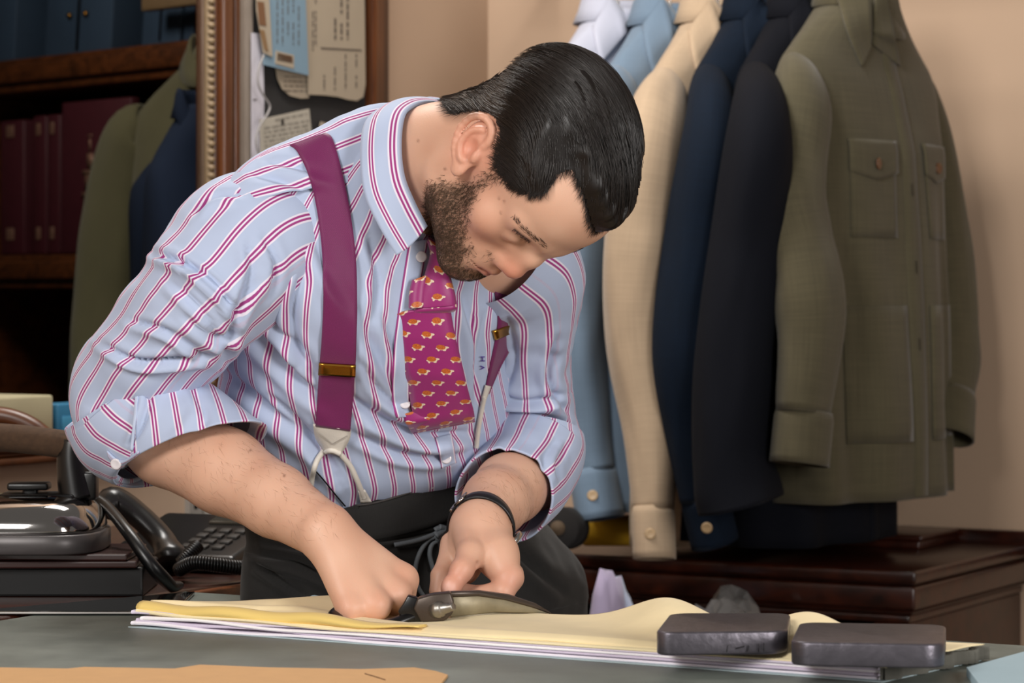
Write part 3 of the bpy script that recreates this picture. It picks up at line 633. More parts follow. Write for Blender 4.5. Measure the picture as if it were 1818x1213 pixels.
def hung_shirt(label, px, D, zneck, m, seed, length=.80, yaw=0, w_=1., d_=1., near=None, far=None, collar=True, cuff=True, hem_rise=0, buttons=M_btn, group='shirts on the rail by the back wall', mi=None, leaf=()):
    C = P(px, 0, D); C[2] = zneck; a = math.radians(yaw)
    L = RM(-math.sin(a), -math.cos(a), 0); N = RM(math.cos(a), -math.sin(a), 0)
    S = dict(C=C, L=L, N=N, w=w_, d=d_, seed=seed)
    t = thing('hanging_shirt', label, 'shirt', C-[0, 0, length], group)
    zs_ = np.concatenate([np.linspace(0, -.14, 14), np.linspace(-.16, -length, 34)]); phi = np.linspace(0, 2*np.pi, NA, endpoint=False)
    V = []; UV = []
    for z in zs_:
        x, y = shirt_surf(S, phi, np.full(NA, z)); zz = np.full(NA, z)+hem_rise*(np.cos(phi)**2)*sstep(-length+.2, -length, z)
        V.append(shirt_w(S, x, y, zz)); UV += list(zip(phi*.17, zz))
    bodyV, bodyF = np.vstack(V), grid_faces(NA, len(zs_), True); obj('body', (bodyV, bodyF, UV), m, t, sol=.0015)
    # sleeves
    for side, path in ((1, near), (-1, far)):
        if path is False: continue
        if path is None: path = [(.205, .004, -.16, .060), (.238, .012, -.30, .060), (.245, .03, -.45, .055), (.235, .06, -.60, .052), (.23, .075, -.66, .048)]
        pts = [(*(C+L*side*.160*w_+np.array([0, 0, -.118])), .012), (*(C+L*side*.186*w_+np.array([0, 0, -.136])), .040)]
        for q_i, q in enumerate(path):
            if q[0] > 5:
                if q_i == 0: continue
                pts.append((*P(q[0], q[1], q[2]), q[3]))
            else: pts.append((*(C+L*side*q[0]+N*q[1]+np.array([0, 0, q[2]])), q[3]))
        sp = spline(np.array(pts), 46); n = 48
        T, A, B = frames(sp[:, :3], N); an = np.linspace(0, 2*np.pi, n, endpoint=False); V = []; UV = []; Ls = np.concatenate([[0], np.cumsum(np.linalg.norm(np.diff(sp[:, :3], axis=0), axis=1))])
        for i in range(46):
            r = sp[i, 3]*(1+.10*np.sin(an*2+seed+i*.11)*sstep(6, 20, i)+(.10*vnoise(np.stack([np.cos(an)*2.6+i*.03, np.sin(an)*2.6, np.full(n, i*.30+seed*3)], -1), 9)*.6+.07)*vnoise(np.stack([np.cos(an)*1.5, np.sin(an)*1.5, np.full(n, i*.16+seed)], -1), 7)*sstep(4, 14, i))
            V.append(sp[i, :3]+A[i]*(np.cos(an)*r*.72)[:, None]+B[i]*(np.sin(an)*r)[:, None]); UV += [(q*.06, Ls[i]) for q in an]
        s_ = obj('sleeve', (np.vstack(V), grid_faces(n, 46, True), UV), m, t, sol=.0015)
        if cuff:
            e, d = sp[-1, :3], nrm(T[-1]); V = []; UV = []
            for i, q in enumerate(np.linspace(-.004, .075, 8)):
                r = sp[-1, 3]*(1.0+.06*(q > .0)); gap = .06*q/.075
                V.append(e+d*q+A[-1]*(np.cos(an)*r*.72)[:, None]+B[-1]*(np.sin(an)*r)[:, None]); UV += [(x*.06, q) for x in an]
            obj('cuff', (np.vstack(V), grid_faces(n, 8, True), UV), m, s_, sol=.003)
            o_ = e+d*.04-RM(0, 1, 0)*0; kk = int(np.argmax((A[-1]*(np.cos(an))[:, None]+B[-1]*(np.sin(an))[:, None])@(-C*[1, 1, 0]+np.array([.15, 0, 0])))); rad = A[-1]*math.cos(an[kk])*.72+B[-1]*math.sin(an[kk])
            if buttons is not None: button('cuff_button', o_+rad*(sp[-1, 3]*1.06+.002), nrm(rad), .0085, buttons, s_)
    if collar:
        V = []; UV = []; an = np.linspace(0, 2*np.pi, 40, endpoint=False)
        for r, z in ((.058, -.02), (.060, .0), (.061, .018), (.063, .026), (.067, .018), (.072, .0), (.082, -.022)):
            r *= min(1, w_+.12); V.append(shirt_w(S, np.cos(an)*r*1.08, np.sin(an)*r*.86, z-.05*sstep(.2, 1, np.sin(an)))); UV += [(a_*.06, z) for a_ in an]
        st_ = (np.vstack(V), grid_faces(40, 7, True), UV); obj('collar', st_, mi or m, t, sol=.002)
        bv = mkbvh((bodyV, bodyF), st_)
        for lf in leaf: obj('collar_leaf', band(bv, lf[0], lf[1], 24, 7, .007, 8), mi or m, t, sol=.003)
    # placket, one raised strip down the front
    V = []; UV = []
    for z in np.linspace(-.07, -length+.004, 40):
        for x in (-.019, -.018, .018, .019): V.append(front_pt(S, np.array([x+.004]), np.array([z]), .003 if abs(x) < .0185 else .0005)[0]); UV.append((x, z))
    obj('placket', (V, grid_faces(4, 40), UV), m, t)
    return t, S
zk = 1.725
M_white = cloth('white_poplin', '#a9abb9', .03); M_lblue = cloth('pale_blue_linen', '#66788a', .08, 320, .3, slub=1.0); M_tan = cloth('tan_linen', '#a9937a', .12, 320, .3, slub=1.0)
M_teal = cloth('deep_blue_linen', '#041120', .25, 320, .3, slub=1.0, sheen=0); M_navy = cloth('navy_twill', '#04060f', .1, bump=.12, sheen=0); M_olive = cloth('olive_linen', '#4d4735', .22, 300, .4, slub=1.1)
SR = lambda t: P(1525, 0, 4.45)+RM(-t, 0, 0)
def on_rail(px):
    t = np.linspace(-.2, 1.2, 1401); p = [SR(x) for x in t]; q = [909+a[0]*FPX/a[1] for a in p]; i = int(np.argmin(np.abs(np.array(q)-px))); return p[i][1]
hung_shirt('white shirt at the far end of the rail, above the tailor\'s head', 1098, on_rail(1098), zk+.01, M_white, 1, leaf=[([(1052, 48), (1058, 80), (1066, 112)], [(1084, -4), (1104, 25), (1112, 58)])], near=[(1085, 100, 4.60, .045), (1065, 200, 4.58, .05), (1050, 420, 4.58, .045), (1045, 600, 4.58, .042), (1045, 750, 4.58, .04)], cuff=False, length=.72)
hung_shirt('pale blue linen shirt between the white and the tan shirts', 1190, on_rail(1190), zk, M_lblue, 2.2, leaf=[([(1140, 46), (1148, 90), (1160, 132)], [(1178, -4), (1190, 35), (1196, 72)])], near=[(1125, 120, 4.42, .05), (1085, 200, 4.42, .058), (1040, 420, 4.42, .070), (1025, 600, 4.42, .070), (1038, 750, 4.42, .056), (1052, 838, 4.41, .045)])
hung_shirt('tan linen shirt with one long sleeve hanging lowest', 1275, on_rail(1275), zk, M_tan, 3.1, leaf=[([(1222, 52), (1230, 100), (1243, 146)], [(1262, 0), (1275, 35), (1280, 64)])], near=[(1215, 170, 4.32, .055), (1165, 250, 4.32, .068), (1140, 420, 4.32, .085), (1135, 600, 4.32, .074), (1155, 760, 4.30, .054), (1160, 905, 4.28, .038)], length=.85)
hung_shirt('deep blue linen shirt between the tan and the navy one', 1352, on_rail(1352), zk, M_teal, 4.6, leaf=[([(1318, 35), (1324, 85), (1334, 132)], [(1350, -5), (1368, 25), (1374, 60)])], near=[(1290, 170, 4.25, .05), (1262, 240, 4.25, .060), (1240, 420, 4.25, .068), (1222, 620, 4.25, .066), (1225, 760, 4.26, .048), (1250, 880, 4.27, .045)], length=.84, d_=1.1)
hung_shirt('navy shirt hanging directly behind the olive one', 1432, on_rail(1432), zk, M_navy, 5.2, leaf=[([(1400, 30), (1404, 70), (1412, 112)], [(1432, -5), (1446, 25), (1450, 56)])], near=[(1375, 150, 4.18, .055), (1348, 240, 4.18, .066), (1325, 450, 4.18, .070), (1305, 650, 4.18, .074), (1300, 800, 4.18, .075), (1318, 895, 4.18, .085)], cuff=False, length=.845, d_=1.15)
ol, S = hung_shirt('olive linen overshirt with flapped pockets, nearest on the rail', 1522, 4.45, zk+.015, M_olive, 6.0, leaf=[([(1486, -6), (1506, 60), (1530, 118)], [(1546, -6), (1548, 45), (1546, 82)]), ([(1553, -6), (1550, 45), (1548, 78)], [(1574, -6), (1588, 60), (1598, 118)])], yaw=6, length=.79, d_=1.15, hem_rise=-.0,
   near=[(1445, 130, 4.27, .05), (1422, 190, 4.25, .060), (1408, 290, 4.22, .062), (1402, 355, 4.2, .066), (1420, 430, 4.19, .062), (1436, 510, 4.18, .066), (1440, 600, 4.18, .062), (1428, 735, 4.17, .054)],
   far=[(1618, 175, 4.62, .045), (1645, 240, 4.63, .05), (1668, 400, 4.63, .055), (1684, 540, 4.62, .056), (1690, 640, 4.6, .052), (1688, 700, 4.58, .047)], buttons=None)
for sgn, nm in ((1, 'near'), (-1, 'far')):
    a, b = sorted((sgn*.045, sgn*.155))
    p_ = obj('pocket', front_patch(S, a, b, -.385, -.235, .0022), M_olive, ol, sol=.001)
    obj('pocket_flap', front_patch(S, a-.003, b+.003, -.285, -.235, .0045, 10, .012), M_olive, p_, sol=.002)
    q = front_pt(S, np.array([(a+b)/2]), np.array([-.272]), .008)[0]
    button('pocket_button', q, nrm(S['N']*.9-S['L']*.1*sgn), .009, M_btn_d, p_)
    obj('lower_pocket', front_patch(S, sgn*.03, sgn*.17, -.70, -.49, .0026), M_olive, ol, sol=.0012)
for z in (-.30, -.42, -.54):
    V = front_patch(S, .0025, .0055, z-.02, z, .0045, 4); obj('buttonhole', V, mat('olive_thread', '#2b2719', .9) if z == -.30 else bpy.data.materials['olive_thread'], ol)
# hangers and the rail they share
M_hang = wood('hanger_wood', '#3a2212', '#5b3a20', .4, 0)
ra = SR(-.25)+[0, 0, 0]; rb = SR(.75)
rl = thing('clothes_rail', 'dark clothes rail carrying the row of shirts', 'rail', np.array([ra[0], ra[1], 1.83]))
ra[2] = rb[2] = 1.86; obj('bar', tube(np.array([ra, rb]), .012, 12), M_black, rl)
for e in (ra, rb): obj('bracket', tube(np.array([e, e+RM(0, .0, 0)+(RM(0, 4.53, 0)-RM(0, e[0]*RS+e[1]*RC, 0))]), .008, 8), M_black, rl)
def hanger(C, L, lb):
    h = thing('clothes_hanger', lb, 'hanger', C, 'hangers on the rail'); x = np.linspace(-.14, .14, 15)
    obj('arms', tube(np.array([C+L*a+[0, 0, -.025-.075*abs(a)/.14] for a in x]), .009, 8), M_hang, h)
    tt = np.linspace(0, 1, 20); top = 1.872-C[2]
    obj('hook', tube(np.array([C+L*(.022*math.sin(q*4.2) if q > .45 else 0)*1.0+[0, 0, top*min(1, q*1.0)] for q in tt]), .002, 6), M_steel, h)
for px, z, lb in ((1098, zk+.01, 'wooden hanger inside the white shirt'), (1190, zk, 'wooden hanger inside the pale blue shirt'), (1275, zk, 'wooden hanger inside the tan shirt'), (1352, zk, 'wooden hanger inside the deep blue shirt'), (1432, zk, 'wooden hanger inside the navy shirt'), (1522, zk+.015, 'wooden hanger inside the olive overshirt')):
    C = P(px, 0, on_rail(px)); C[2] = z-.012; hanger(C, RM(0, -1, 0), lb)
# garments inside the opening on the left
def jacket(label, u, v, zneck, m, yaw, seed, w_, length=.75, near=None, far=None):
    C = RM(u, v, 0); px = 909+C[0]*FPX/C[1]
    return hung_shirt(label, px, C[1], zneck, m, seed, length=length, yaw=yaw, w_=w_, near=near, far=far, cuff=False, buttons=None, group='jackets hanging inside the opening')
M_gj = cloth('moss_wool', '#55523a', .12); M_dn = cloth('ink_blue_wool', '#0c1728', .1, sheen=0)
jacket('moss green jacket hanging inside the framed opening', -2.872, 4.06, 1.70, M_gj, 90, 2.0, .90, far=False)
jacket('ink blue jacket beside the moss green one inside the opening', -2.80, 3.92, 1.56, M_dn, 48, 3.0, .66, near=False, far=False)
jacket('second ink blue jacket, nearest the moulded frame inside the opening', -2.745, 3.80, 1.58, M_dn, 30, 4.4, .42, near=False, far=False)
# ================================================================ the tailor
man = thing('person', 'dark-haired bearded man in striped shirt and purple braces, bending over the cloth and cutting it', 'person', P(690, 900, 3.35)*[1, 1, 0])
# ---------------------------------------------------------------- signed-distance modelling of the body
def d_rc(p, a, b, ra, rb):
    a, b = np.asarray(a, float), np.asarray(b, float); ab = b-a
    t = np.clip(((p-a)@ab)/(ab@ab+1e-12), 0, 1); return np.linalg.norm(p-a-t[:, None]*ab, axis=1)-(ra+(rb-ra)*t)
def d_ell(p, c, M, r):
    q = (p-c)@M; k0 = np.linalg.norm(q/r, axis=1); k1 = np.linalg.norm(q/(r*r), axis=1); return k0*(k0-1)/(k1+1e-9)
class SDF:
    def __init__(s): s.ops = []
    def rc(s, a, b, ra, rb=None, k=.01, sub=False):
        rb = ra if rb is None else rb; a, b = np.asarray(a, float), np.asarray(b, float); R = max(ra, rb)+k+.012
        s.ops.append((lambda p: d_rc(p, a, b, ra, rb), np.minimum(a, b)-R, np.maximum(a, b)+R, k, sub))
    def sph(s, c, r, k=.01, sub=False): s.rc(c, np.asarray(c)+1e-5, r, r, k, sub)
    def ell(s, c, M, r, k=.01, sub=False):
        c, M, r = np.asarray(c, float), np.asarray(M, float), np.asarray(r, float); R = r.max()+k+.012
        s.ops.append((lambda p: d_ell(p, c, M, r), c-R, c+R, k, sub))
    def chain(s, pts, rs, k=.01, sub=False):
        for i in range(len(pts)-1): s.rc(pts[i], pts[i+1], rs[i], rs[i+1], k, sub)
    @staticmethod
    def comb(d, e, k, sub):
        if sub: h = np.clip(.5-.5*(e+d)/k, 0, 1); return d*(1-h)-e*h+k*h*(1-h)
        h = np.clip(.5+.5*(e-d)/k, 0, 1); return e*(1-h)+d*h-k*h*(1-h)
    def at(s, p):
        d = np.full(len(p), 1.0)
        for f, lo, hi, k, sub in s.ops:
            m = np.all((p > lo) & (p < hi), 1)
            if m.any(): d[m] = s.comb(d[m], f(p[m]), k, sub)
        return d
    def mesh(s, h, proj=2):
        lo = np.min([o[1] for o in s.ops if not o[4]], 0); hi = np.max([o[2] for o in s.ops if not o[4]], 0)
        n = np.ceil((hi-lo)/h).astype(int)+2; G = np.full(n, 1.0, np.float32)
        ax = [lo[i]+h*np.arange(n[i]) for i in range(3)]
        for f, l, u, k, sub in s.ops:
            a = np.maximum(0, np.floor((l-lo)/h).astype(int)); b = np.minimum(n, np.ceil((u-lo)/h).astype(int)+1)
            if (b <= a).any(): continue
            pts = np.stack(np.meshgrid(*[ax[i][a[i]:b[i]] for i in range(3)], indexing='ij'), -1).reshape(-1, 3)
            sl = tuple(slice(a[i], b[i]) for i in range(3)); g = G[sl]
            G[sl] = s.comb(g.reshape(-1).astype(float), f(pts), k, sub).reshape(g.shape)
        # surface nets
        S = G < 0; c = np.zeros(tuple(n-1), np.uint8)
        cor = [(i, j, k) for i in (0, 1) for j in (0, 1) for k in (0, 1)]
        sh = lambda A, o: A[o[0]:n[0]-1+o[0], o[1]:n[1]-1+o[1], o[2]:n[2]-1+o[2]]
        for o in cor: c += sh(S, o)
        act = (c > 0) & (c < 8); I = np.argwhere(act); idx = np.full(c.shape, -1, np.int32); idx[act] = np.arange(len(I))
        vals = np.stack([G[I[:, 0]+o[0], I[:, 1]+o[1], I[:, 2]+o[2]] for o in cor], 1).astype(float)
        acc = np.zeros((len(I), 3)); cnt = np.zeros(len(I))
        for x in range(8):
            for y in range(x+1, 8):
                if sum(abs(cor[x][q]-cor[y][q]) for q in range(3)) != 1: continue
                va, vb = vals[:, x], vals[:, y]; m = (va < 0) != (vb < 0); t = va[m]/(va[m]-vb[m])
                acc[m] += np.array(cor[x])+t[:, None]*(np.array(cor[y])-np.array(cor[x])); cnt[m] += 1
        V = lo+h*(I+acc/cnt[:, None]); F = []
        for d in range(3):
            e = [0, 0, 0]; e[d] = 1; o1, o2 = [(1, 2), (2, 0), (0, 1)][d]
            A = S[tuple(slice(0, n[q]-1) for q in range(3))]; B = S[tuple(slice(e[q], n[q]-1+e[q]) for q in range(3))]
            for flip in (False, True):
                J = np.argwhere((~A & B) if flip else (A & ~B)); J = J[(J[:, o1] > 0) & (J[:, o2] > 0)]
                def id_(a, b): K = J.copy(); K[:, o1] -= a; K[:, o2] -= b; return idx[K[:, 0], K[:, 1], K[:, 2]]
                q = np.stack([id_(0, 0), id_(1, 0), id_(1, 1), id_(0, 1)], 1); F.append(q[:, ::-1] if flip else q)
        F = np.vstack(F); F = F[(F >= 0).all(1)]
        for _ in range(proj):
            N, d = s.grad(V); V = V-N*np.clip(d, -h, h)[:, None]
        return V, F
    def grad(s, V, e=.0006):
        d = s.at(V); g = np.stack([s.at(V+np.eye(3)[i]*e)-d for i in range(3)], 1); return g/(np.linalg.norm(g, axis=1)[:, None]+1e-12), d
def proj(V): return np.stack([909+V[:, 0]*FPX/V[:, 1], HOR-(V[:, 2]-CAMH)*FPX/V[:, 1]], 1)
def inpoly(p, poly):
    poly = np.asarray(poly, float); x, y = p[:, 0], p[:, 1]; r = np.zeros(len(p), bool)
    for i in range(len(poly)):
        (x0, y0), (x1, y1) = poly[i], poly[i-1]; r ^= ((y0 > y) != (y1 > y)) & (x < (x1-x0)*(y-y0)/(y1-y0+1e-9)+x0)
    return r
def polydist(p, poly, closed=True):
    poly = np.asarray(poly, float); d = np.full(len(p), 1e9)
    for i in range(0 if closed else 1, len(poly)):
        a, b = poly[i-1], poly[i]; ab = b-a; t = np.clip(((p-a)@ab)/(ab@ab+1e-9), 0, 1); d = np.minimum(d, np.linalg.norm(p-a-t[:, None]*ab, axis=1))
    return d
# head frame (forward, up, right) found from the face's landmarks; origin midway between the ears
H0 = P(925, 293, 3.0)
HF = nrm((.064, -.190, -.980)); HU = nrm(np.array((.733, -.658, .175))); HU = nrm(HU-HF*(HU@HF)); HR = np.cross(HF, HU)
if HR[1] > 0: HR = -HR
HM = np.stack([HF, HU, HR], 1)
def Hh(f, u, r): return H0+HF*f+HU*u+HR*r
B = SDF()
B.ell(Hh(-.006, .050, 0), HM, (.100, .080, .074), .01)
B.ell(Hh(.045, .058, 0), HM, (.052, .055, .060), .03)
B.ell(Hh(.046, -.012, 0), HM, (.049, .072, .056), .03)
B.ell(Hh(.046, -.062, 0), HM, (.046, .034, .047), .03)
for s in (1, -1):
    B.rc(Hh(.0, .0, .058*s), Hh(.008, -.060, .053*s), .014, .016, .03)
    B.rc(Hh(.008, -.062, .052*s), Hh(.084, -.088, .014*s), .017, .016, .025)
    B.sph(Hh(.058, -.006, .049*s), .018, .025)
B.ell(Hh(.084, -.092, 0), HM, (.019, .017, .024), .02)
B.ell(Hh(.084, -.052, 0), HM, (.021, .030, .028), .02)
for s in (1, -1):
    B.rc(Hh(.092, .036, .010*s), Hh(.074, .037, .049*s), .0095, .008, .016)
    B.sph(Hh(.1005, .016, .034*s), .014, .016, True)
    B.sph(Hh(.0780, .015, .033*s), .0135, .006)
    B.rc(Hh(.096, .0085, .021*s), Hh(.0865, .0085, .047*s), .0013, .0011, .002, True)
    B.rc(Hh(.0955, .0235, .020*s), Hh(.0865, .0235, .047*s), .0014, .0012, .003, True)
B.chain([Hh(.0955, .032, 0), Hh(.1025, .008, 0), Hh(.1080, -.016, 0)], [.0070, .0088, .0104], .010)
for s in (1, -1): B.rc(Hh(.086, .010, .012*s), Hh(.0990, -.020, .0085*s), .0065, .0080, .012)
B.sph(Hh(.1085, -.021, 0), .0102, .008)
for s in (1, -1):
    B.ell(Hh(.0985, -.0255, .0115*s), HM, (.0095, .0068, .0070), .008)
    B.rc(Hh(.1045, -.0485, .002*s), Hh(.0915, -.0545, .023*s), .0052, .0026, .006)
    B.rc(Hh(.1025, -.0605, .0), Hh(.0915, -.0565, .022*s), .0062, .0028, .006)
    B.rc(Hh(.111, -.0545, 0), Hh(.0945, -.0555, .025*s), .0022, .0015, .0035, True)
B.rc(Hh(.108, -.073, -.008), Hh(.108, -.073, .008), .006, .006, .012, True)
# ear, in its own frame
EC = P(841, 261, 0+2.945); EU = nrm((.50, -.20, .80)); ER = nrm(HR*.8+np.array((-.1, -.35, .12))); ER = nrm(ER-EU*(ER@EU)); EF = np.cross(ER, EU)*1.0
if EF[0] < 0: EF = -EF
EM = np.stack([EF, EU, ER], 1)
def build_ear(Ef):
    B.ell(Ef(0, .003, .002), EMx, (.0175, .029, .0055), .006)
    hx = [(.012, .004, .004), (.016, .016, .004), (.012, .028, .006), (.0, .0335, .009), (-.013, .027, .0115), (-.019, .010, .012), (-.0155, -.009, .0095), (-.007, -.021, .006)]
    B.chain([Ef(*q) for q in spline(np.array(hx), 18)], [.0036]*18, .0025)
    B.ell(Ef(-.001, -.027, .003), EMx, (.0095, .0095, .005), .006)
    B.ell(Ef(.002, -.002, .011), EMx, (.0095, .012, .0085), .003, True)
    ah = [(.004, .022, .0065), (-.007, .014, .009), (-.0105, -.002, .0095), (-.004, -.014, .008), (.002, -.017, .007)]
    B.chain([Ef(*q) for q in spline(np.array(ah), 12)], [.0030]*12, .003)
    B.ell(Ef(.0125, -.006, .006), EMx, (.0045, .007, .004), .004)
EMx = EM; build_ear(lambda f, u, r: EC+EF*f+EU*u+ER*r)
def mir(p): q = (p-H0)@HM; q[..., 2] *= -1; return H0+q@HM.T
EMx = np.stack([mir(H0+e)-H0 for e in (EF, EU, ER)], 1); build_ear(lambda f, u, r: mir(EC+EF*f+EU*u+ER*r))
# neck, hidden trunk and upper arms
B.rc(Hh(-.035, -.015, 0), P(778, 286, 3.07), .056, .0585, .03)
B.rc(P(778, 286, 3.07), P(722, 306, 3.10), .0585, .056, .02)
B.rc(P(722, 306, 3.10), P(700, 390, 3.14), .054, .065, .03)
B.chain([P(700, 390, 3.13), P(660, 560, 3.19), P(650, 760, 3.27), P(690, 950, 3.33)], [.062, .075, .078, .09], .03)
B.chain([P(690, 400, 3.12), P(500, 435, 3.12), P(440, 450, 3.10), P(330, 565, 3.09), P(218, 722, 3.11)], [.06, .042, .040, .042, .040], .02)
B.chain([P(720, 410, 3.13), P(860, 450, 3.18), P(930, 490, 3.22), P(938, 650, 3.30), P(952, 850, 3.31)], [.06, .05, .036, .032, .034], .02)
# right forearm
B.chain([P(218, 722, 3.11), P(300, 785, 3.09), P(400, 838, 3.035), P(490, 890, 2.98), P(572, 942, 2.925)], [.040, .0475, .0450, .0370, .0295], .012)
W0 = P(572, 942, 2.925)
# right fist: metacarpals, then curled fingers round the shear handle
mc = [(P(606, 938, 2.930), P(716, 1028, 2.930)), (P(595, 945, 2.915), P(703, 1056, 2.910)), (P(584, 955, 2.905), P(668, 1076, 2.887)), (P(572, 965, 2.900), P(622, 1082, 2.880))]
for a, b in mc: B.rc(W0*.55+a*.45, b, .0190, .0140, .0145)
for (a, b), r in zip(mc, (.0130, .0134, .0126, .0116)): B.sph(b+[.0005, -.0015, .001], r, .010)
fing = [[(722, 1034, 2.930), (716, 1078, 2.953), (672, 1092, 2.957), (655, 1078, 2.945)],
        [(708, 1062, 2.910), (698, 1094, 2.929), (658, 1100, 2.937), (640, 1085, 2.930)],
        [(670, 1080, 2.887), (664, 1098, 2.903), (636, 1101, 2.915), (622, 1088, 2.913)],
        [(626, 1084, 2.880), (630, 1098, 2.893), (618, 1098, 2.905), (612, 1086, 2.905)]]
for f, r in zip(fing, (.0112, .0115, .0108, .0098)): B.chain([P(*q) for q in f], [r*1.08, r, r*.92, r*.85], .0035)
B.chain([P(600, 960, 2.955), P(652, 1010, 2.980), P(690, 1050, 2.975), P(708, 1078, 2.965)], [.016, .0135, .0115, .0095], .008)
# left forearm and hand
B.chain([P(952, 850, 3.31), P(905, 868, 3.20), P(880, 892, 3.15), P(853, 930, 3.085)], [.036, .039, .036, .0290], .012)
B.rc(P(842, 940, 3.085), P(862, 945, 3.075), .0255, .0255, .012)
B.chain([P(860, 942, 3.08), P(882, 985, 3.045), P(900, 1026, 3.025)], [.025, .0215, .0160], .014)     # index metacarpal side
B.chain([P(842, 945, 3.10), P(830, 985, 3.085), P(826, 1015, 3.08)], [.024, .020, .014], .014)       # palm behind the thumb
B.chain([P(836, 955, 3.065), P(836, 985, 3.028), P(820, 1012, 3.005), P(800, 1046, 2.995)], [.0195, .0150, .0118, .0100], .006)   # thumb
B.ell(P(800, 1042, 2.993), np.eye(3), (.0095, .0085, .012), .004)
B.chain([P(906, 1026, 3.025), P(893, 1050, 3.015), P(850, 1058, 3.025), P(822, 1050, 3.035)], [.0150, .0122, .0105, .009], .004)
B.chain([P(908, 1020, 3.05), P(894, 1050, 3.05), P(845, 1062, 3.06), P(812, 1052, 3.06)], [.0135, .0115, .0105, .009], .004)
B.chain([P(808, 968, 3.10), P(795, 998, 3.08), P(781, 1022, 3.062), P(776, 1050, 3.055)], [.017, .0115, .0098, .0088], .003)
B.chain([P(826, 970, 3.11), P(806, 1012, 3.095), P(797, 1042, 3.08), P(794, 1060, 3.07)], [.018, .0125, .0100, .0085], .005)
B.rc(P(846, 1002, 3.012), P(872, 1010, 3.012), .0022, .0018, .004, True)                            # creases where the thumb folds
B.rc(P(848, 1010, 3.008), P(884, 1030, 3.0), .0020, .0016, .004, True)
# nails
for q, ax in (((797, 1040, 2.978), (.6, -.7, .2)), ((777, 1024, 3.033), (-.3, -.9, .2))):
    pass
bV, bF = B.mesh(.0022)
print('body verts', len(bV))
pj = proj(bV); loc = (bV-H0)@HM
near = np.where((loc[:, 2] < 0)[:, None], proj(mir(bV.copy())), pj); headm = (np.linalg.norm(bV-Hh(.02, 0, 0), axis=1) < .19) & ~((pj[:, 0] < 755))
HAIR = [(1060, 425), (1046, 395), (1034, 350), (1014, 303), (992, 312), (968, 346), (945, 346), (915, 330), (897, 300), (888, 262), (886, 228), (868, 202), (842, 198), (812, 205), (797, 204), (788, 190), (786, 100), (950, 20), (1200, 60), (1250, 420), (1100, 470)]
BEARD = [(878, 280), (905, 322), (862, 346), (842, 385), (838, 424), (852, 441), (872, 443), (890, 452), (900, 466), (892, 474), (872, 466), (848, 457), (836, 462), (850, 474), (842, 520), (760, 500), (720, 400), (735, 325), (765, 312), (815, 312), (850, 308)]
BROW = [(905, 386), (913, 386), (945, 413), (975, 437), (971, 443), (940, 422)]
nz1 = vnoise(bV*120, 1); nz2 = vnoise(bV*45, 2)
col = np.tile(np.array(lin('#daae95')[:3]), (len(bV), 1))
def tint(mask, c, f): 
    f = np.clip(np.asarray(f)*mask, 0, 1)[:, None]; col[:] = col*(1-f)+np.array(lin(c)[:3])*f
tint(np.ones(len(bV)), '#c48d72', .25+.25*nz2)
for (c, r, cc, f) in ((Hh(.112, -.020, 0), .020, '#cf7a62', .7), (EC, .035, '#cf7f68', .55), (Hh(.07, -.01, .05), .035, '#d08a70', .5)): tint(np.exp(-(np.linalg.norm(bV-c, axis=1)/r)**2), cc, f)
for a, b in mc: tint(np.exp(-(np.linalg.norm(bV-b-[0, -.01, .004], axis=1)/.014)**2), '#cb846b', .25)
for q in ((905, 1035, 3.01), (815, 1022, 3.0), (800, 1045, 2.99), (780, 1030, 3.03)): tint(np.exp(-(np.linalg.norm(bV-P(*q), axis=1)/.02)**2), '#d0806c', .38)
lipm = np.exp(-(((loc[:, 1]+.0545)/.0075)**2+((np.abs(loc[:, 2]))/.021)**4))*(loc[:, 0] > .09)*headm; tint(lipm, '#b0645a', .8)
inb = inpoly(near, BEARD) & headm; db = polydist(near, BEARD); stub = np.where(inb, sstep(0, 30, db), 0)
inh = inpoly(near, HAIR) & headm & (np.minimum(np.linalg.norm((bV-EC-EU*.004)@EM/[.021, .034, .05], axis=1), np.linalg.norm((mir(bV.copy())-EC-EU*.004)@EM/[.021, .034, .05], axis=1)) > 1); dh = polydist(near, HAIR); hairw = np.where(inh, sstep(-3, 6, dh), 0)
tint(np.where(inpoly(near, [(884, 236), (905, 300), (942, 348), (912, 338), (890, 312), (876, 292), (878, 262)]) & headm, 1.0, 0), '#4a372b', .6); tint(stub, '#6a5140', .52+.2*nz1); tint(hairw, '#1a120d', .95); tint(np.where(~inh & headm & (near[:, 0] > 880) & (near[:, 0] < 985) & (near[:, 1] > 280), sstep(20, 0, dh), 0), '#5a4030', .5); tint(np.where(~inh & headm & (near[:, 0] >= 985), sstep(9, 0, dh), 0), '#7a5a48', .5); tint(np.where(~inh & headm & (near[:, 0] < 850) & (near[:, 1] < 260), sstep(22, 0, dh), 0), '#5a4030', .5)
tint(np.where(inpoly(near, BROW) & headm, sstep(0, 6, polydist(near, BROW)), 0), '#5a3c2c', .6)
tint(np.exp(-(polydist(near, [(914, 408), (926, 418), (940, 428)], False)/2.2)**2)*headm*(loc[:, 0] > .06), '#2e1812', .9)
for q, ax_, r in (((796, 1044, 2.985), .007, 1), ((778, 1026, 3.02), .0055, 1)): tint(np.exp(-(np.linalg.norm(bV-P(*q), axis=1)/ax_)**4), '#e3b3a4', .8)
for (x, y) in ((889, 378), (886, 352), (895, 358), (742, 250), (790, 300), (505, 845), (445, 800), (700, 905), (815, 395)):
    tint(np.exp(-(np.linalg.norm(pj-[x, y], axis=1)/2.2)**2), '#6b3d2b', .7)
M_skin = NT('skin'); at = M_skin.n('ShaderNodeVertexColor', layer_name='skin_col').outputs[0]; co = M_skin.n('ShaderNodeTexCoord').outputs['Object']
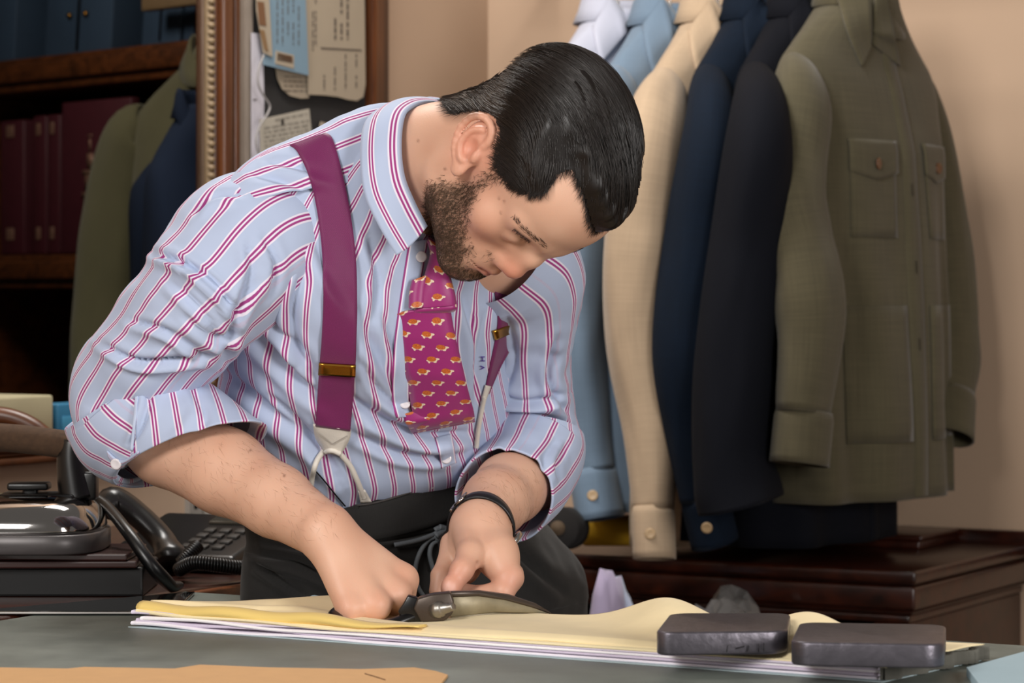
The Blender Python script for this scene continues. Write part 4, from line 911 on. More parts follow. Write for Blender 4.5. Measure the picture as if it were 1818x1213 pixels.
n3 = M_skin.n('ShaderNodeTexNoise', {'Vector': co, 'Scale': 420, 'Detail': 4}).outputs[0]; n4 = M_skin.n('ShaderNodeTexVoronoi', {'Vector': co, 'Scale': 900}).outputs[0]
M_skin.set(Base_Color=at, Roughness=.48, Subsurface_Weight=.12, Subsurface_Radius=(1, .35, .2), Subsurface_Scale=.006, Specular_IOR_Level=.42)
M_skin.bump(M_skin.math('ADD', n3, M_skin.math('MULTIPLY', n4, .5)), .16, .0006)
body = obj('body', (bV, bF), M_skin.m, man)
ca = body.data.color_attributes.new('skin_col', 'FLOAT_COLOR', 'POINT'); ca.data.foreach_set('color', np.hstack([col, np.ones((len(col), 1))]).astype(np.float32).ravel())
bN, _ = B.grad(bV)
# ---------------------------------------------------------------- hair cap and strands
rng = np.random.default_rng(5)
def hair_t(v, d):                                                  # thickness of the hair at a scalp point
    l = (v-H0)@HM; top = sstep(.045, .10, l[:, 1]+.25*(l[:, 0]-.02)); fr = sstep(.03, .09, l[:, 0])*sstep(.06, .09, l[:, 1])
    side = sstep(.030, .055, np.abs(l[:, 2]))
    return (.0035+.0100*top+.010*fr)*sstep(-4, 30+70*side, d)+.0008
keep = inh & (dh > 1)
fk = keep[bF].all(1); hf = bF[fk]; ids = np.unique(hf); mp_ = np.full(len(bV), -1); mp_[ids] = np.arange(len(ids))
th = hair_t(bV[ids], dh[ids]); hV = bV[ids]+bN[ids]*th[:, None]
def flow(v):
    l = (v-H0)@HM; side = sstep(.045, .07, np.abs(l[:, 2]))*sstep(.09, .05, l[:, 1])
    f = -HF*1.0+np.zeros_like(v); f = f+HU*(.75*sstep(-.02, .08, l[:, 0]))[:, None]-HU*(1.0*sstep(.02, -.08, l[:, 0]))[:, None]
    f = f+HR*(-.35*np.sign(l[:, 2]+.02)*0+.30*sstep(.0, .1, l[:, 1]))[:, None]
    return f*(1-.6*side)[:, None]+(-HU*.8-HF*.3)*side[:, None]
hn = bN[ids]; fl = flow(hV); fl = fl-hn*(fl*hn).sum(1)[:, None]; fl /= np.linalg.norm(fl, axis=1)[:, None]+1e-9
cr = np.cross(hn, fl); lh = (hV-H0)@HM
s1 = (hV-H0)@HR*1.0+.25*((hV-H0)@HU)
hV = hV+hn*(.0016*np.sin(s1*620+3*vnoise(hV*40, 4))*sstep(.006, .016, th)*.5+.0022*vnoise(np.stack([s1*160, lh[:, 0]*16, lh[:, 1]*16], 1), 6)*sstep(.004, .014, th))[:, None]
M_hair = NT('dark_hair'); M_hair.set(Base_Color=lin('#130d0a'), Roughness=.42, Specular_IOR_Level=.38); M_hair = M_hair.m; M_strand = NT('hair_strand'); M_strand.set(Base_Color=lin('#1e1510'), Roughness=.36, Specular_IOR_Level=.6); M_strand = M_strand.m
hair = obj('hair', (hV, mp_[hf]), M_hair, man)
bvh_b = BVHTree.FromPolygons(bV.tolist(), bF.tolist())
def strands(roots, nrm_, field, length, off0, off1, n=9, rad=.0003, jit=.25, curl=0, lift=None, ear=True, bnape=0):
    """thin three-sided strands that follow the field over the body"""
    k = len(roots); p = roots.copy(); nn = nrm_.copy(); out = []; lens = length*(.6+.8*rng.random(k)); ph = rng.normal(0, jit, (k, 3))
    for i in range(n):
        t = i/(n-1); o = off0+(off1-off0)*t if lift is None else lift*t; out.append(p+nn*np.asarray(o).reshape(-1, 1))
        f = field(p)+ph; f = f-nn*(f*nn).sum(1)[:, None]; f /= np.linalg.norm(f, axis=1)[:, None]+1e-9; p = p+f*(lens/(n-1))[:, None]
        N2, d = B.grad(p, .001); ok = np.abs(d) < .03; p = np.where(ok[:, None], p-N2*d[:, None], p); nn = np.where(ok[:, None], nrm_*.0+N2, nn)
    A = np.stack(out, 1)
    if ear: m = ~((proj(A.reshape(-1, 3)).reshape(k, n, 2)[..., 0] < 779).any(1) & (bnape > 0)) & (np.linalg.norm((A-EC-EU*.003)@EM/[.0215, .036, .04], axis=2) > 1).all(1); A = A[m]; nrm_ = nrm_[m]; k = len(A)
    T = np.gradient(A, axis=1); T /= np.linalg.norm(T, axis=2)[..., None]+1e-9
    up = np.zeros_like(A)+nrm_[:, None]; S1 = np.cross(T, up); S1 /= np.linalg.norm(S1, axis=2)[..., None]+1e-9; S2 = np.cross(S1, T)
    w_ = rad*np.array([1]*(n-2)+[.7, .15])[None, :, None]; an = np.array([0, 2.094, 4.189])
    V = A[:, :, None]+w_[..., None]*(S1[:, :, None]*np.cos(an)[None, None, :, None]+S2[:, :, None]*np.sin(an)[None, None, :, None])
    b = np.arange(k*n*3).reshape(k, n, 3); q = []
    for j in range(3): q.append(np.stack([b[:, :-1, j], b[:, :-1, (j+1) % 3], b[:, 1:, (j+1) % 3], b[:, 1:, j]], -1).reshape(-1, 4))
    return V.reshape(-1, 3), np.vstack(q)
def sample(idx, k): return idx[rng.integers(0, len(idx), k)]
vis = ids[(bN[ids]*([0, -1, .25])).sum(1) > -.35]
ii = sample(vis, 9000); tt = hair_t(bV[ii], dh[ii])
sg = strands(bV[ii]+bN[ii]*0, bN[ii], flow, .055, tt+rng.normal(.0004, .0010, len(ii)), tt+.0008, 10, .00030, .07, bnape=1)
obj('hair_strands', sg, M_strand, hair, kind='stuff')
earf = np.linalg.norm(bV-EC, axis=1) < .036
SIDEB = [(884, 236), (905, 300), (942, 348), (912, 338), (890, 312), (876, 292), (878, 262)]
insb = inpoly(near, SIDEB) & headm & ((bV-EC)@ER < .012)
edge = np.where(((inh & ~earf & (dh < 26)) | insb) & ((bN*([0, -1, 0])).sum(1) > -.2))[0]; ii = sample(edge, 3600)
M_short = mat('short_hair', '#1d130e', .5, 0, .1)
obj('hairline_strands', strands(bV[ii], bN[ii], flow, .010, 0, 0, 4, .00020, .35, lift=.003, bnape=1), M_short, hair, kind='stuff')
ii = sample(np.where(insb & ~earf)[0], 1000)
obj('sideburn', strands(bV[ii], bN[ii], lambda v: -HU*.9+HF*.1+np.zeros_like(v), .008, 0, 0, 4, .00019, .35, lift=.002), M_short, hair, kind='stuff')
fe = np.where(inh & (dh < 9) & (near[:, 0] > 940) & (near[:, 1] > 285) & (loc[:, 2] > -.03))[0]; ii = sample(fe, 800)
obj('front_wisps', strands(bV[ii], bN[ii], lambda v: HF*.9-HU*.7+np.zeros_like(v), .009, 0, 0, 5, .00014, .35, lift=.003), M_short, hair, kind='stuff')
se = np.where(inh & (dh < 14) & (near[:, 0] > 880) & (near[:, 0] < 990) & (near[:, 1] > 255))[0]; ii = sample(se, 1300)
obj('temple_fade', strands(bV[ii], bN[ii], lambda v: HF*.55-HU*.6+np.zeros_like(v), .008, 0, 0, 4, .00017, .3, lift=.002), M_short, hair, kind='stuff')
ne = np.where(inh & (dh < 14) & (near[:, 0] < 850) & (near[:, 1] < 240))[0]; ii = sample(ne, 900)
obj('nape_fade', strands(bV[ii], bN[ii], lambda v: -HU*.9-HF*.1+np.zeros_like(v), .010, 0, 0, 4, .00014, .35, lift=.0025), M_short, hair, kind='stuff')
bi = np.where(inb & ((bN*([0, -1, 0])).sum(1) > -.3) & (rng.random(len(bV)) < sstep(0, 34, db)+.03))[0]
beard_f = lambda v: (-HU*.9+HF*.25)+np.zeros_like(v)
ii = sample(bi, 7000)
M_beard = mat('beard_hair', '#564232', .5, 0, .4, 300)
beard = obj('beard', strands(bV[ii]+rng.normal(0, .0008, (len(ii), 3)), bN[ii], beard_f, .0060, 0, 0, 4, .00016, .5, lift=.0020), M_beard, man, kind='stuff')
wi = np.where(inpoly(near, BROW) & headm & (loc[:, 0] > .05))[0]
if len(wi): obj('eyebrows', strands(bV[(ii := sample(wi, 170))], bN[ii], lambda v: HR*np.sign((v-H0)@HR)[:, None]+HU*.35, .0065, 0, 0, 4, .00017, .15, lift=.0012), M_short, man, kind='stuff')
li = np.where((polydist(near, [(914, 408), (926, 418), (940, 428)], False) < 2.0) & headm & (loc[:, 0] > .06))[0]
if len(li): obj('eyelashes', strands(bV[(ii := sample(li, 70))], bN[ii], lambda v: -HU+HF*.6+np.zeros_like(v), .0042, 0, 0, 4, .0002, .2, lift=.002), M_short, man, kind='stuff')
# fine hair on the forearms
ai = np.where((((pj[:, 0] > 290) & (pj[:, 0] < 600) & (pj[:, 1] < 960)) | ((pj[:, 0] > 850) & (pj[:, 1] > 830) & (pj[:, 1] < 925))) & ((bN*([0, -1, .2])).sum(1) > 0) & (pj[:, 1] > 740) & (bV[:, 1] < 3.22))[0]
ii = sample(ai, 700); fa = nrm(P(572, 942, 2.925)-P(300, 785, 3.09))
obj('arm_hair', strands(bV[ii], bN[ii], lambda v: fa+np.array([0, 0, -.5])+np.zeros_like(v), .010, 0, 0, 4, .00006, .5, lift=.0014), mat('arm_hair_brown', '#8a6045', .5), man, kind='stuff')
# ---------------------------------------------------------------- shirt
def stripe_mat(name, period=.0245, swap=False, axis=0):
    m = NT(name); co = m.n('ShaderNodeTexCoord').outputs['UV']; sx = m.n('ShaderNodeSeparateXYZ', {0: co}).outputs[axis]
    t = m.math('MULTIPLY', m.math('ABSOLUTE', m.math('SUBTRACT', m.math('FRACT', m.math('DIVIDE', sx, period)), .5)), period)    # distance from stripe centre
    def band(c, hw, soft=.00022): return m.n('ShaderNodeMapRange', {0: m.math('ABSOLUTE', m.math('SUBTRACT', t, c)), 1: hw-soft, 2: hw+soft, 3: 1.0, 4: 0.0}).outputs[0]
    wv = m.n('ShaderNodeTexNoise', {'Vector': m.n('ShaderNodeMapping', {'Vector': co, 'Scale': (2600, 2600, 1)}).outputs[0], 'Scale': 1, 'Detail': 2}).outputs[0]
    base = m.mix(m.math('MULTIPLY', wv, .5), lin('#aab7d2'), lin('#bcc6dd'))
    c = m.mix(band(.0, .0042), base, lin('#dfd9e6')); c = m.mix(band(.0017, .00095), c, lin('#9a3a7c'))
    m.set(Base_Color=c, Roughness=.85, Sheen_Weight=.1, Specular_IOR_Level=.25); m.bump(wv, .08, .0004); return m.m
M_shirt = stripe_mat('striped_poplin')
def tring(px, py, D, ar, al, bf, bb, alpha, theta, roll):
    a, t, r = math.radians(alpha), math.radians(theta), math.radians(roll)
    l = np.array([-math.cos(t)*math.cos(r), -math.sin(t)*math.cos(r), math.sin(r)]); f0 = np.array([math.sin(t), -math.cos(t), 0])
    f = math.cos(a)*f0-math.sin(a)*np.array([0, 0, 1.]); f = nrm(f-l*(f@l)); return np.concatenate([P(px, py, D), l, f, [ar, al, bf, bb]])
TR = np.array([tring(690, 930, 3.335, .135, .135, .082, .085, 2, 34, -12), tring(680, 872, 3.32, .160, .158, .102, .105, 6, 34, -10), tring(668, 800, 3.285, .174, .172, .120, .115, 14, 34, -6),
      tring(655, 700, 3.245, .180, .178, .122, .12, 24, 34, -2), tring(650, 600, 3.205, .184, .182, .122, .12, 33, 34, 2), tring(655, 515, 3.165, .188, .186, .120, .118, 42, 34, 5),
      tring(672, 440, 3.135, .205, .188, .112, .094, 50, 34, 7), tring(694, 378, 3.115, .185, .170, .098, .080, 60, 34, 7), tring(716, 335, 3.10, .130, .13, .092, .080, 68, 34, 6), tring(734, 308, 3.085, .090, .088, .084, .080, 74, 34, 4), tring(757, 299, 3.08, .074, .074, .072, .070, 78, 34, 4)])
def tor(t): r = spline_at(TR, t); return r
def spline_at(p, x):
    k = len(p); i = min(int(x), k-2); f = x-i; p0, p1, p2, p3 = p[max(i-1, 0)], p[i], p[i+1], p[min(i+2, k-1)]
    return .5*((2*p1)+(-p0+p2)*f+(2*p0-5*p1+4*p2-p3)*f*f+(-p0+3*p1-3*p2+p3)*f**3)
def torso_ring(t, phi):
    r = tor(t); c, l, f = r[:3], nrm(r[3:6]), nrm(r[6:9]); ar, al, bf, bb = r[9:]
    cs, sn = np.cos(phi), np.sin(phi); x = np.sign(cs)*np.abs(cs)**.88*np.where(cs > 0, ar, al); y = np.sign(sn)*np.abs(sn)**.88*np.where(sn > 0, bf, bb)
    return c+l*x[:, None]+f*y[:, None], l, f, x, y
def vnorm(V, nu, nv, closed=True):
    G = V.reshape(nv, nu, 3); du = np.roll(G, -1, 1)-np.roll(G, 1, 1)
    if not closed: du = np.gradient(G, axis=1)
    dv = np.gradient(G, axis=0); N = np.cross(du, dv); N /= np.linalg.norm(N, axis=2)[..., None]+1e-12
    return N.reshape(-1, 3)
def creases(V, N, cl):
    """push folds into a surface: each crease is a line (valley) with a ridge beside it"""
    q = proj(V); h = np.zeros(len(V)); dpk = 1.35
    fc = sstep(.15, -.15, N[:, 1])
    for line, wd, dp in cl:
        ln = spline(np.array(line, float), 24); best = np.full(len(q), 1e9); sg = np.zeros(len(q)); tp = np.zeros(len(q))
        for i in range(23):
            a, b = ln[i], ln[i+1]; ab = b-a; t = np.clip(((q-a)@ab)/(ab@ab+1e-9), 0, 1); d = q-a-t[:, None]*ab; dd = np.linalg.norm(d, axis=1); m = dd < best
            best[m] = dd[m]; sg[m] = np.sign(ab[0]*d[m, 1]-ab[1]*d[m, 0]); tp[m] = (i+t[m])/23
        s = best*sg; env = np.sin(np.clip(tp, .02, .98)*math.pi)**.6
        h += dpk*dp*env*(-np.exp(-(s/(wd*.6))**2)+.9*np.exp(-((s-1.7*wd)/wd)**2)+.3*np.exp(-((s+1.9*wd)/wd)**2))
    return V+N*(h*fc)[:, None]
shirt = None
nu, nv = 320, 250; phi = np.linspace(0, 2*np.pi, nu, endpoint=False); V = []; UV = []
tv = np.linspace(0, 9.9, nv); i0 = nu//4
for t in tv:
    p, l, f, x, y = torso_ring(t, phi); V.append(p)
    sg = np.linalg.norm(np.roll(p, -1, 0)-p, axis=1); s_ = np.zeros(nu); q = np.cumsum(np.roll(sg, -i0))          # arc length from the front
    a_ = np.concatenate([[0], q[:-1]]); a_ = np.where(a_ > q[-1]/2, a_-q[-1], a_); s_ = np.roll(a_, i0)
    UV += list(zip(s_+.0118, np.full(nu, t*.06)))
V = np.vstack(V); UV = np.array(UV); N = vnorm(V, nu, nv)
if (N*(V-np.repeat([tor(t)[:3] for t in tv], nu, 0))).sum(1).mean() < 0: N = -N
nn = .0045*vnoise(np.stack([UV[:, 0]*11+UV[:, 1]*5, UV[:, 1]*9-UV[:, 0]*4, UV[:, 0]*0], 1), 11)+.0022*vnoise(np.stack([UV[:, 0]*30+UV[:, 1]*14, UV[:, 1]*16-UV[:, 0]*8, UV[:, 0]*0], 1), 12)
V = V+N*nn[:, None]
TC = [([(395, 660), (470, 720), (560, 790), (600, 840)], 14, .007), ([(420, 560), (500, 640), (560, 700), (640, 745)], 13, .007), ([(600, 690), (680, 745), (760, 775), (832, 768)], 12, .009), ([(610, 760), (690, 800), (760, 812), (815, 805)], 9, .005),
      ([(470, 560), (530, 620), (570, 680)], 10, .006), ([(430, 780), (480, 830), (540, 880)], 11, .006), ([(545, 470), (520, 560), (540, 640)], 11, .006), ([(640, 560), (665, 620), (705, 700), (730, 740)], 12, .005),
      ([(640, 640), (680, 700), (725, 735)], 9, .005), ([(680, 560), (700, 620), (712, 690)], 9, .004), ([(560, 420), (590, 500), (640, 560)], 12, .004), ([(860, 560), (850, 640), (845, 720)], 9, .005), ([(655, 420), (670, 500), (660, 580)], 9, .004), ([(480, 700), (540, 760), (600, 860)], 9, .005), ([(820, 520), (840, 600), (835, 680)], 8, .004)]
V = creases(V, N, TC); UV[:, 0] += .0028*vnoise(np.stack([UV[:, 0]*14, UV[:, 1]*26, UV[:, 0]*0], 1), 13)*sstep(0, .1, UV[:, 1])
tF = grid_faces(nu, nv, True)
shirt = obj('shirt', (V, tF, None)[:2]+(UV,), M_shirt, man)
TV = V
# yoke: shoulders and upper back, stripes running across
tv2 = np.linspace(6.45, 9.9, 90); V = []; UV = []
r7 = tor(7.2)
ny = 190; Cy = []
for t in tv2:                                                      # open towards the front, where the seam runs
    dl = math.asin(min(.95, (.020/max(.03, tor(t)[11]))**(1/.88))); ph_y = np.linspace(math.pi-dl, 2*math.pi+dl, ny)
    p, l, f, x, y = torso_ring(t, ph_y); V.append(p); Cy.append(np.repeat(tor(t)[None, :3], ny, 0))
V = np.vstack(V); N = vnorm(V, ny, 90, False)
if (N*(V-np.vstack(Cy))).sum(1).mean() < 0: N = -N
fd = nrm(r7[6:9]); fd = nrm(fd+.0*nrm(r7[3:6])); UV = np.stack([(V-r7[:3])@nrm(.92*fd+.38*np.cross(nrm(r7[3:6]), fd)), (V-r7[:3])@nrm(r7[3:6])], 1)
V = V+N*(.0022+.003*vnoise(V*22, 21)+.0012*vnoise(V*55, 22))[:, None]
V = creases(V, N, [([(450, 312), (500, 322), (560, 345)], 9, .003), ([(480, 290), (540, 300), (600, 320)], 8, .003)])
yF = grid_faces(ny, 90); obj('yoke', (V, yF, UV), M_shirt, shirt, sol=.001)
YV = V
# sleeves
def sleeve(path, n, seg, seed, cl, uref, u0, up, flat=1.0, noise=.004):
    sp = spline(np.array([(*P(q[0], q[1], q[2]), q[3]) for q in path]), n); T, A, Bn = frames(sp[:, :3], up); an = np.linspace(0, 2*np.pi, seg, endpoint=False)
    Ls = np.concatenate([[0], np.cumsum(np.linalg.norm(np.diff(sp[:, :3], axis=0), axis=1))])
    V = (sp[:, None, :3]+A[:, None]*(np.cos(an)[None, :, None]*sp[:, 3, None, None]*flat)+Bn[:, None]*(np.sin(an)[None, :, None]*sp[:, 3, None, None])).reshape(-1, 3)
    N = vnorm(V, seg, n); C_ = np.repeat(sp[:, :3], seg, 0)
    if (N*(V-C_)).sum(1).mean() < 0: N = -N
    uu = np.tile(an, n); ll = np.repeat(Ls, seg)
    c3 = np.stack([np.cos(uu)*1.3+ll*4, np.sin(uu)*1.3, ll*26+seed], 1)
    V = V+N*(sstep(.03, .10, ll)*(noise*vnoise(c3, seed)+noise*.5*vnoise(c3*2.1, seed+1)))[:, None]; V = creases(V, N, cl)
    return V, grid_faces(seg, n, True), np.stack([uu*uref+u0+.002*vnoise(c3*[1, 1, .6], seed+2), ll], 1), sp, T, A, Bn
RSC = [([(345, 378), (380, 350), (430, 345)], 7, .005), ([(276, 452), (330, 470), (380, 505), (420, 560)], 7, .014), ([(395, 640), (420, 560), (452, 500)], 9, .006), ([(330, 560), (380, 600), (425, 590)], 8, .006), ([(180, 612), (240, 640), (300, 640), (372, 632)], 7, .008),
       ([(230, 570), (300, 590), (370, 640)], 7, .006), ([(300, 500), (350, 545), (400, 620)], 8, .005), ([(440, 430), (445, 480), (425, 540)], 8, .005), ([(470, 420), (490, 470), (480, 530)], 8, .005)]
sl = sleeve([(548, 445, 3.145, .056), (500, 438, 3.105, .078), (446, 440, 3.068, .087), (386, 500, 3.05, .080), (315, 580, 3.06, .069), (255, 655, 3.09, .066), (228, 705, 3.11, .067), (240, 745, 3.11, .066), (270, 768, 3.10, .062)], 170, 150, 3, RSC, .066, .006, (0, -1, 0))
obj('sleeve', sl[:3], M_shirt, shirt, label='right sleeve rolled to the elbow')
LSC = [([(870, 745), (920, 735), (980, 745), (1015, 762)], 8, .009), ([(880, 700), (930, 715), (1000, 700)], 8, .006), ([(990, 600), (975, 670), (1010, 740)], 8, .006), ([(900, 560), (915, 640), (890, 700)], 8, .004)]
sr = sleeve([(880, 440, 3.17, .070), (915, 470, 3.20, .074), (935, 520, 3.23, .066), (935, 600, 3.27, .055), (938, 690, 3.30, .054), (944, 760, 3.31, .054), (946, 800, 3.30, .054)], 130, 140, 8, LSC, .056, .0, (0, -1, 0))
obj('sleeve', sr[:3], M_shirt, shirt, label='left sleeve rolled to the elbow')
def cuffband(path, seg, n, seed, uref, endn, cl, u0=0):
    V, F, UV, sp, T, A, Bn = sleeve(path, n, seg, seed, cl, uref, u0, (0, -1, 0), noise=.0022)
    # shear the rim so it ends in the plane with normal endn, then fold it inward
    e = sp[-1, :3]; en = nrm(endn); w_ = np.linspace(0, 1, n)[:, None]**1.3; G = V.reshape(n, seg, 3); t = T[-1]
    off = -((G-e)@en)[-1]/(t@en); G = G+(w_*off[None])[..., None]*t
    rim = G[-1]; c = rim.mean(0); inner = [c+(rim-c)*.985+t*.001, c+(rim-c)*.95, c+(rim-c)*.93-t*.02]
    G = np.concatenate([G, np.stack(inner)]); UV2 = np.concatenate([UV, np.tile(UV[-seg:], (3, 1))])
    return G.reshape(-1, 3), grid_faces(seg, n+3, True), UV2
gR = g = cuffband([(215, 700, 3.115, .072), (230, 722, 3.115, .074), (262, 755, 3.105, .076), (305, 785, 3.085, .073), (340, 806, 3.065, .068)], 150, 60, 14, .066, nrm((.26, -.36, -1)), [([(250, 655), (240, 720), (236, 790)], 5, .004), ([(300, 660), (310, 710), (290, 770)], 8, .003)])
q_ = proj(gR[0]); m_ = q_[:, 0] > 246-.075*(q_[:, 1]-650); gR[2][m_, 0] = gR[0][m_, 0]*1.02+.25*gR[0][m_, 1]+.08*gR[0][m_, 2]    # the turned-back cuff is cut the other way
obj('cuff', g, M_shirt, shirt, label='rolled cuff of the right sleeve')
g = cuffband([(948, 765, 3.305, .058), (944, 800, 3.295, .063), (922, 845, 3.255, .062), (895, 880, 3.20, .0555)], 150, 50, 17, .060, nrm(P(862, 935, 3.02)-P(905, 870, 3.18)), [([(985, 785), (962, 815), (965, 850)], 7, .002), ([(1005, 790), (985, 830), (992, 860)], 6, .0025), ([(900, 790), (880, 830), (870, 850)], 7, .002)])
obj('cuff', g, M_shirt, shirt, label='rolled cuff of the left sleeve')
# ---------------------------------------------------------------- projection of small pieces on to the clothes
bvh_t = mkbvh((TV, tF), (YV, yF))
# ---------------------------------------------------------------- collar
M_shirt_c = stripe_mat('striped_collar', .0215, axis=1)
def collar(Tp, Bp, name, n=70, flip=1):
    T_, B_ = [spline(np.array([P(*q) for q in a]), n) for a in (Tp, Bp)]; k = 12; G = []
    c = P(755, 296, 3.09); UV = []
    w_ = np.linalg.norm(T_-B_, axis=1)
    for i in range(n):
        out = nrm((T_[i]+B_[i])/2-c)
        row = []
        for j in range(4):                                         # stand, inside the fold
            f = 1-j/4; row.append(T_[i]+(B_[i]-T_[i])*(.80*f)-out*(.010*f+.002))
        for j in range(k):
            f = j/(k-1); row.append(T_[i]*(1-f)+B_[i]*f+out*(.006*math.sin(min(1, f*1.6)*math.pi*.5)+.004*math.sin(f*math.pi)))
        G += row; UV += [(i*.003, (q-4)*.043/(k-1)+.003) for q in range(k+4)]
    return np.array(G), grid_faces(k+4, n), UV
gN = collar([(800, 196, 3.135), (775, 182, 3.11), (742, 185, 3.065), (719, 205, 3.03), (712, 255, 3.005), (717, 310, 2.998), (734, 355, 3.0), (758, 402, 3.01)],
            [(760, 180, 3.15), (705, 192, 3.11), (672, 205, 3.07), (651, 230, 3.035), (645, 285, 3.008), (652, 345, 2.998), (676, 398, 2.995), (705, 447, 3.0)], 'collar')
co_ = obj('collar', gN, M_shirt_c, shirt, sol=.0016)
gF = collar([(800, 196, 3.135), (822, 235, 3.17), (828, 300, 3.18), (812, 360, 3.13), (775, 405, 3.03)], [(830, 190, 3.19), (862, 240, 3.21), (872, 320, 3.21), (850, 400, 3.13), (815, 452, 3.05)], 'collar_far')
obj('collar', gF, M_shirt_c, shirt, sol=.0016)
# placket and shirt buttons
M_shirt_p = stripe_mat('striped_placket', .0245)
obj('placket', band(bvh_t, [(726, 430), (712, 520), (700, 610), (696, 700), (704, 742)], [(760, 425), (744, 520), (731, 610), (727, 700), (734, 740)], 40, 5, .003), M_shirt_p, shirt, sol=.002)
obj('placket', band(bvh_t, [(772, 778), (778, 800), (784, 832)], [(802, 770), (806, 795), (810, 822)], 12, 4, .003), M_shirt_p, shirt, sol=.002)
M_pearl = mat('pearl_button', '#d8d2d6', .2, 0, .1, 300, coat=.5)
for x, y in ((748, 456), (719, 716), (792, 814)):
    d = ray(bvh_t, x, y) or 3.0; button('shirt_button', P(x, y, d-.006), (.1, -1, .1), .0062, M_pearl, shirt)
M_mono = mat('monogram_thread', '#5a3f9a', .6)
def mono(segs):
    out = []
    for a, b in segs:
        pa, pb = [P(x, y, (ray(bvh_t, x, y) or 3.05)-.0025) for x, y in (a, b)]; out.append(tube(np.array([pa, pb]), .0006, 5)[:2])
    return join(*out)
obj('monogram', mono([((853, 634), (861, 634)), ((853, 641), (861, 641)), ((857, 634), (857, 641)), ((853, 650), (860, 653)), ((860, 653), (853, 656))]), M_mono, shirt)
# slit edge, buttonhole, tab and button of the right cuff
bvh_c = mkbvh(gR)
obj('cuff_edge', band(bvh_c, [(243, 650), (239, 720), (231, 800)], [(248, 650), (244, 720), (236, 800)], 24, 4, .0018, 4), mat('plain_poplin', '#b7c2da', .85), shirt, sol=.0015)
obj('buttonhole', band(bvh_c, [(261, 686), (259, 706)], [(264, 686), (262, 706)], 5, 2, .0035, 2), mat('buttonhole_thread', '#8f9cba', .8), shirt)
obj('cuff_tab', band(bvh_c, [(190, 800), (215, 818), (246, 800)], [(192, 812), (214, 832), (250, 812)], 14, 4, .003, 4), M_shirt_p, shirt, sol=.002)
d = ray(bvh_c, 206, 822) or 3.08; button('cuff_button', P(206, 824, d-.005), (-.3, -1, -.2), .0062, M_pearl, shirt)
# ---------------------------------------------------------------- braces
def brace_mat():
    m = NT('purple_webbing'); co = m.n('ShaderNodeTexCoord').outputs['UV']; 
    a = m.n('ShaderNodeTexWave', {'Vector': co, 'Scale': 420.0, 'Distortion': .6, 'Detail': 1}, wave_type='BANDS', bands_direction='DIAGONAL').outputs[1]
    nz = m.n('ShaderNodeTexNoise', {'Vector': co, 'Scale': 900.0, 'Detail': 2}).outputs[0]
    f = m.math('MULTIPLY', a, nz); m.set(Base_Color=m.mix(f, lin('#5e0f44'), lin('#8a2468')), Roughness=.55, Sheen_Weight=.3, Specular_IOR_Level=.35); m.bump(f, .25, .0005); return m.m
M_brace = brace_mat()
bvh_s = mkbvh((TV, tF), (YV, yF), (sr[0], sr[1]), (sl[0], sl[1]))
br = obj('braces', band(bvh_s, [(514, 258), (528, 270), (548, 312), (562, 370), (571, 440), (574, 520), (571, 600), (567, 650), (560, 757)], [(578, 236), (592, 250), (611, 320), (624, 390), (632, 460), (634, 540), (633, 600), (631, 655), (622, 766)], 90, 9, .0035, 10), M_brace, man, sol=.0018, label='purple right brace strap')
obj('strap', band(bvh_t, [(872, 455), (876, 500), (884, 560), (880, 600), (866, 670), (860, 700)], [(930, 450), (933, 500), (928, 550), (922, 590), (890, 650), (868, 700)], 50, 7, .0045, 10), M_brace, br, sol=.0018, label='purple left brace strap')
obj('clip', band(bvh_t, [(566, 645), (565, 665)], [(632, 649), (631, 669)], 6, 7, .0075, 4), M_brass, br, sol=.003)
obj('clip', band(bvh_t, [(876, 588), (879, 604)], [(923, 570), (923, 586)], 6, 7, .0085, 4), M_brass, br, sol=.003)
M_leath = mat('white_leather', '#d6cfc4', .5, 0, .06, 60, .15, 500)
obj('leather_tab', band(bvh_t, [(556, 753), (560, 775), (572, 795), (580, 804)], [(623, 763), (621, 778), (612, 796), (603, 808)], 14, 7, .006, 4), M_leath, br, sol=.0025)
obj('tab_stitching', band(bvh_t, [(562, 766), (577, 777), (590, 788)], [(563, 768), (577, 779), (590, 790)], 10, 2, .0085, 2), mat('stitch', '#9a9188', .7), br)
obj('tab_stitching', band(bvh_t, [(590, 788), (604, 780), (617, 773)], [(590, 790), (604, 782), (617, 775)], 10, 2, .0085, 2), bpy.data.materials['stitch'], br)
def cordon(bv, pts, r, off=.004, n=36, seg=8):
    q = spline(np.array(pts, float), n); D = np.array([ray(bv, x, y) or np.nan for x, y in q]); 
    ok = ~np.isnan(D); D = np.interp(np.arange(n), np.arange(n)[ok], D[ok])
    for _ in range(4): D = np.minimum(np.convolve(np.pad(D, 1, mode='edge'), [.25, .5, .25], 'valid'), D+.002)
    return tube(np.array([P(x, y, d-off) for (x, y), d in zip(q, D)]), r, seg)
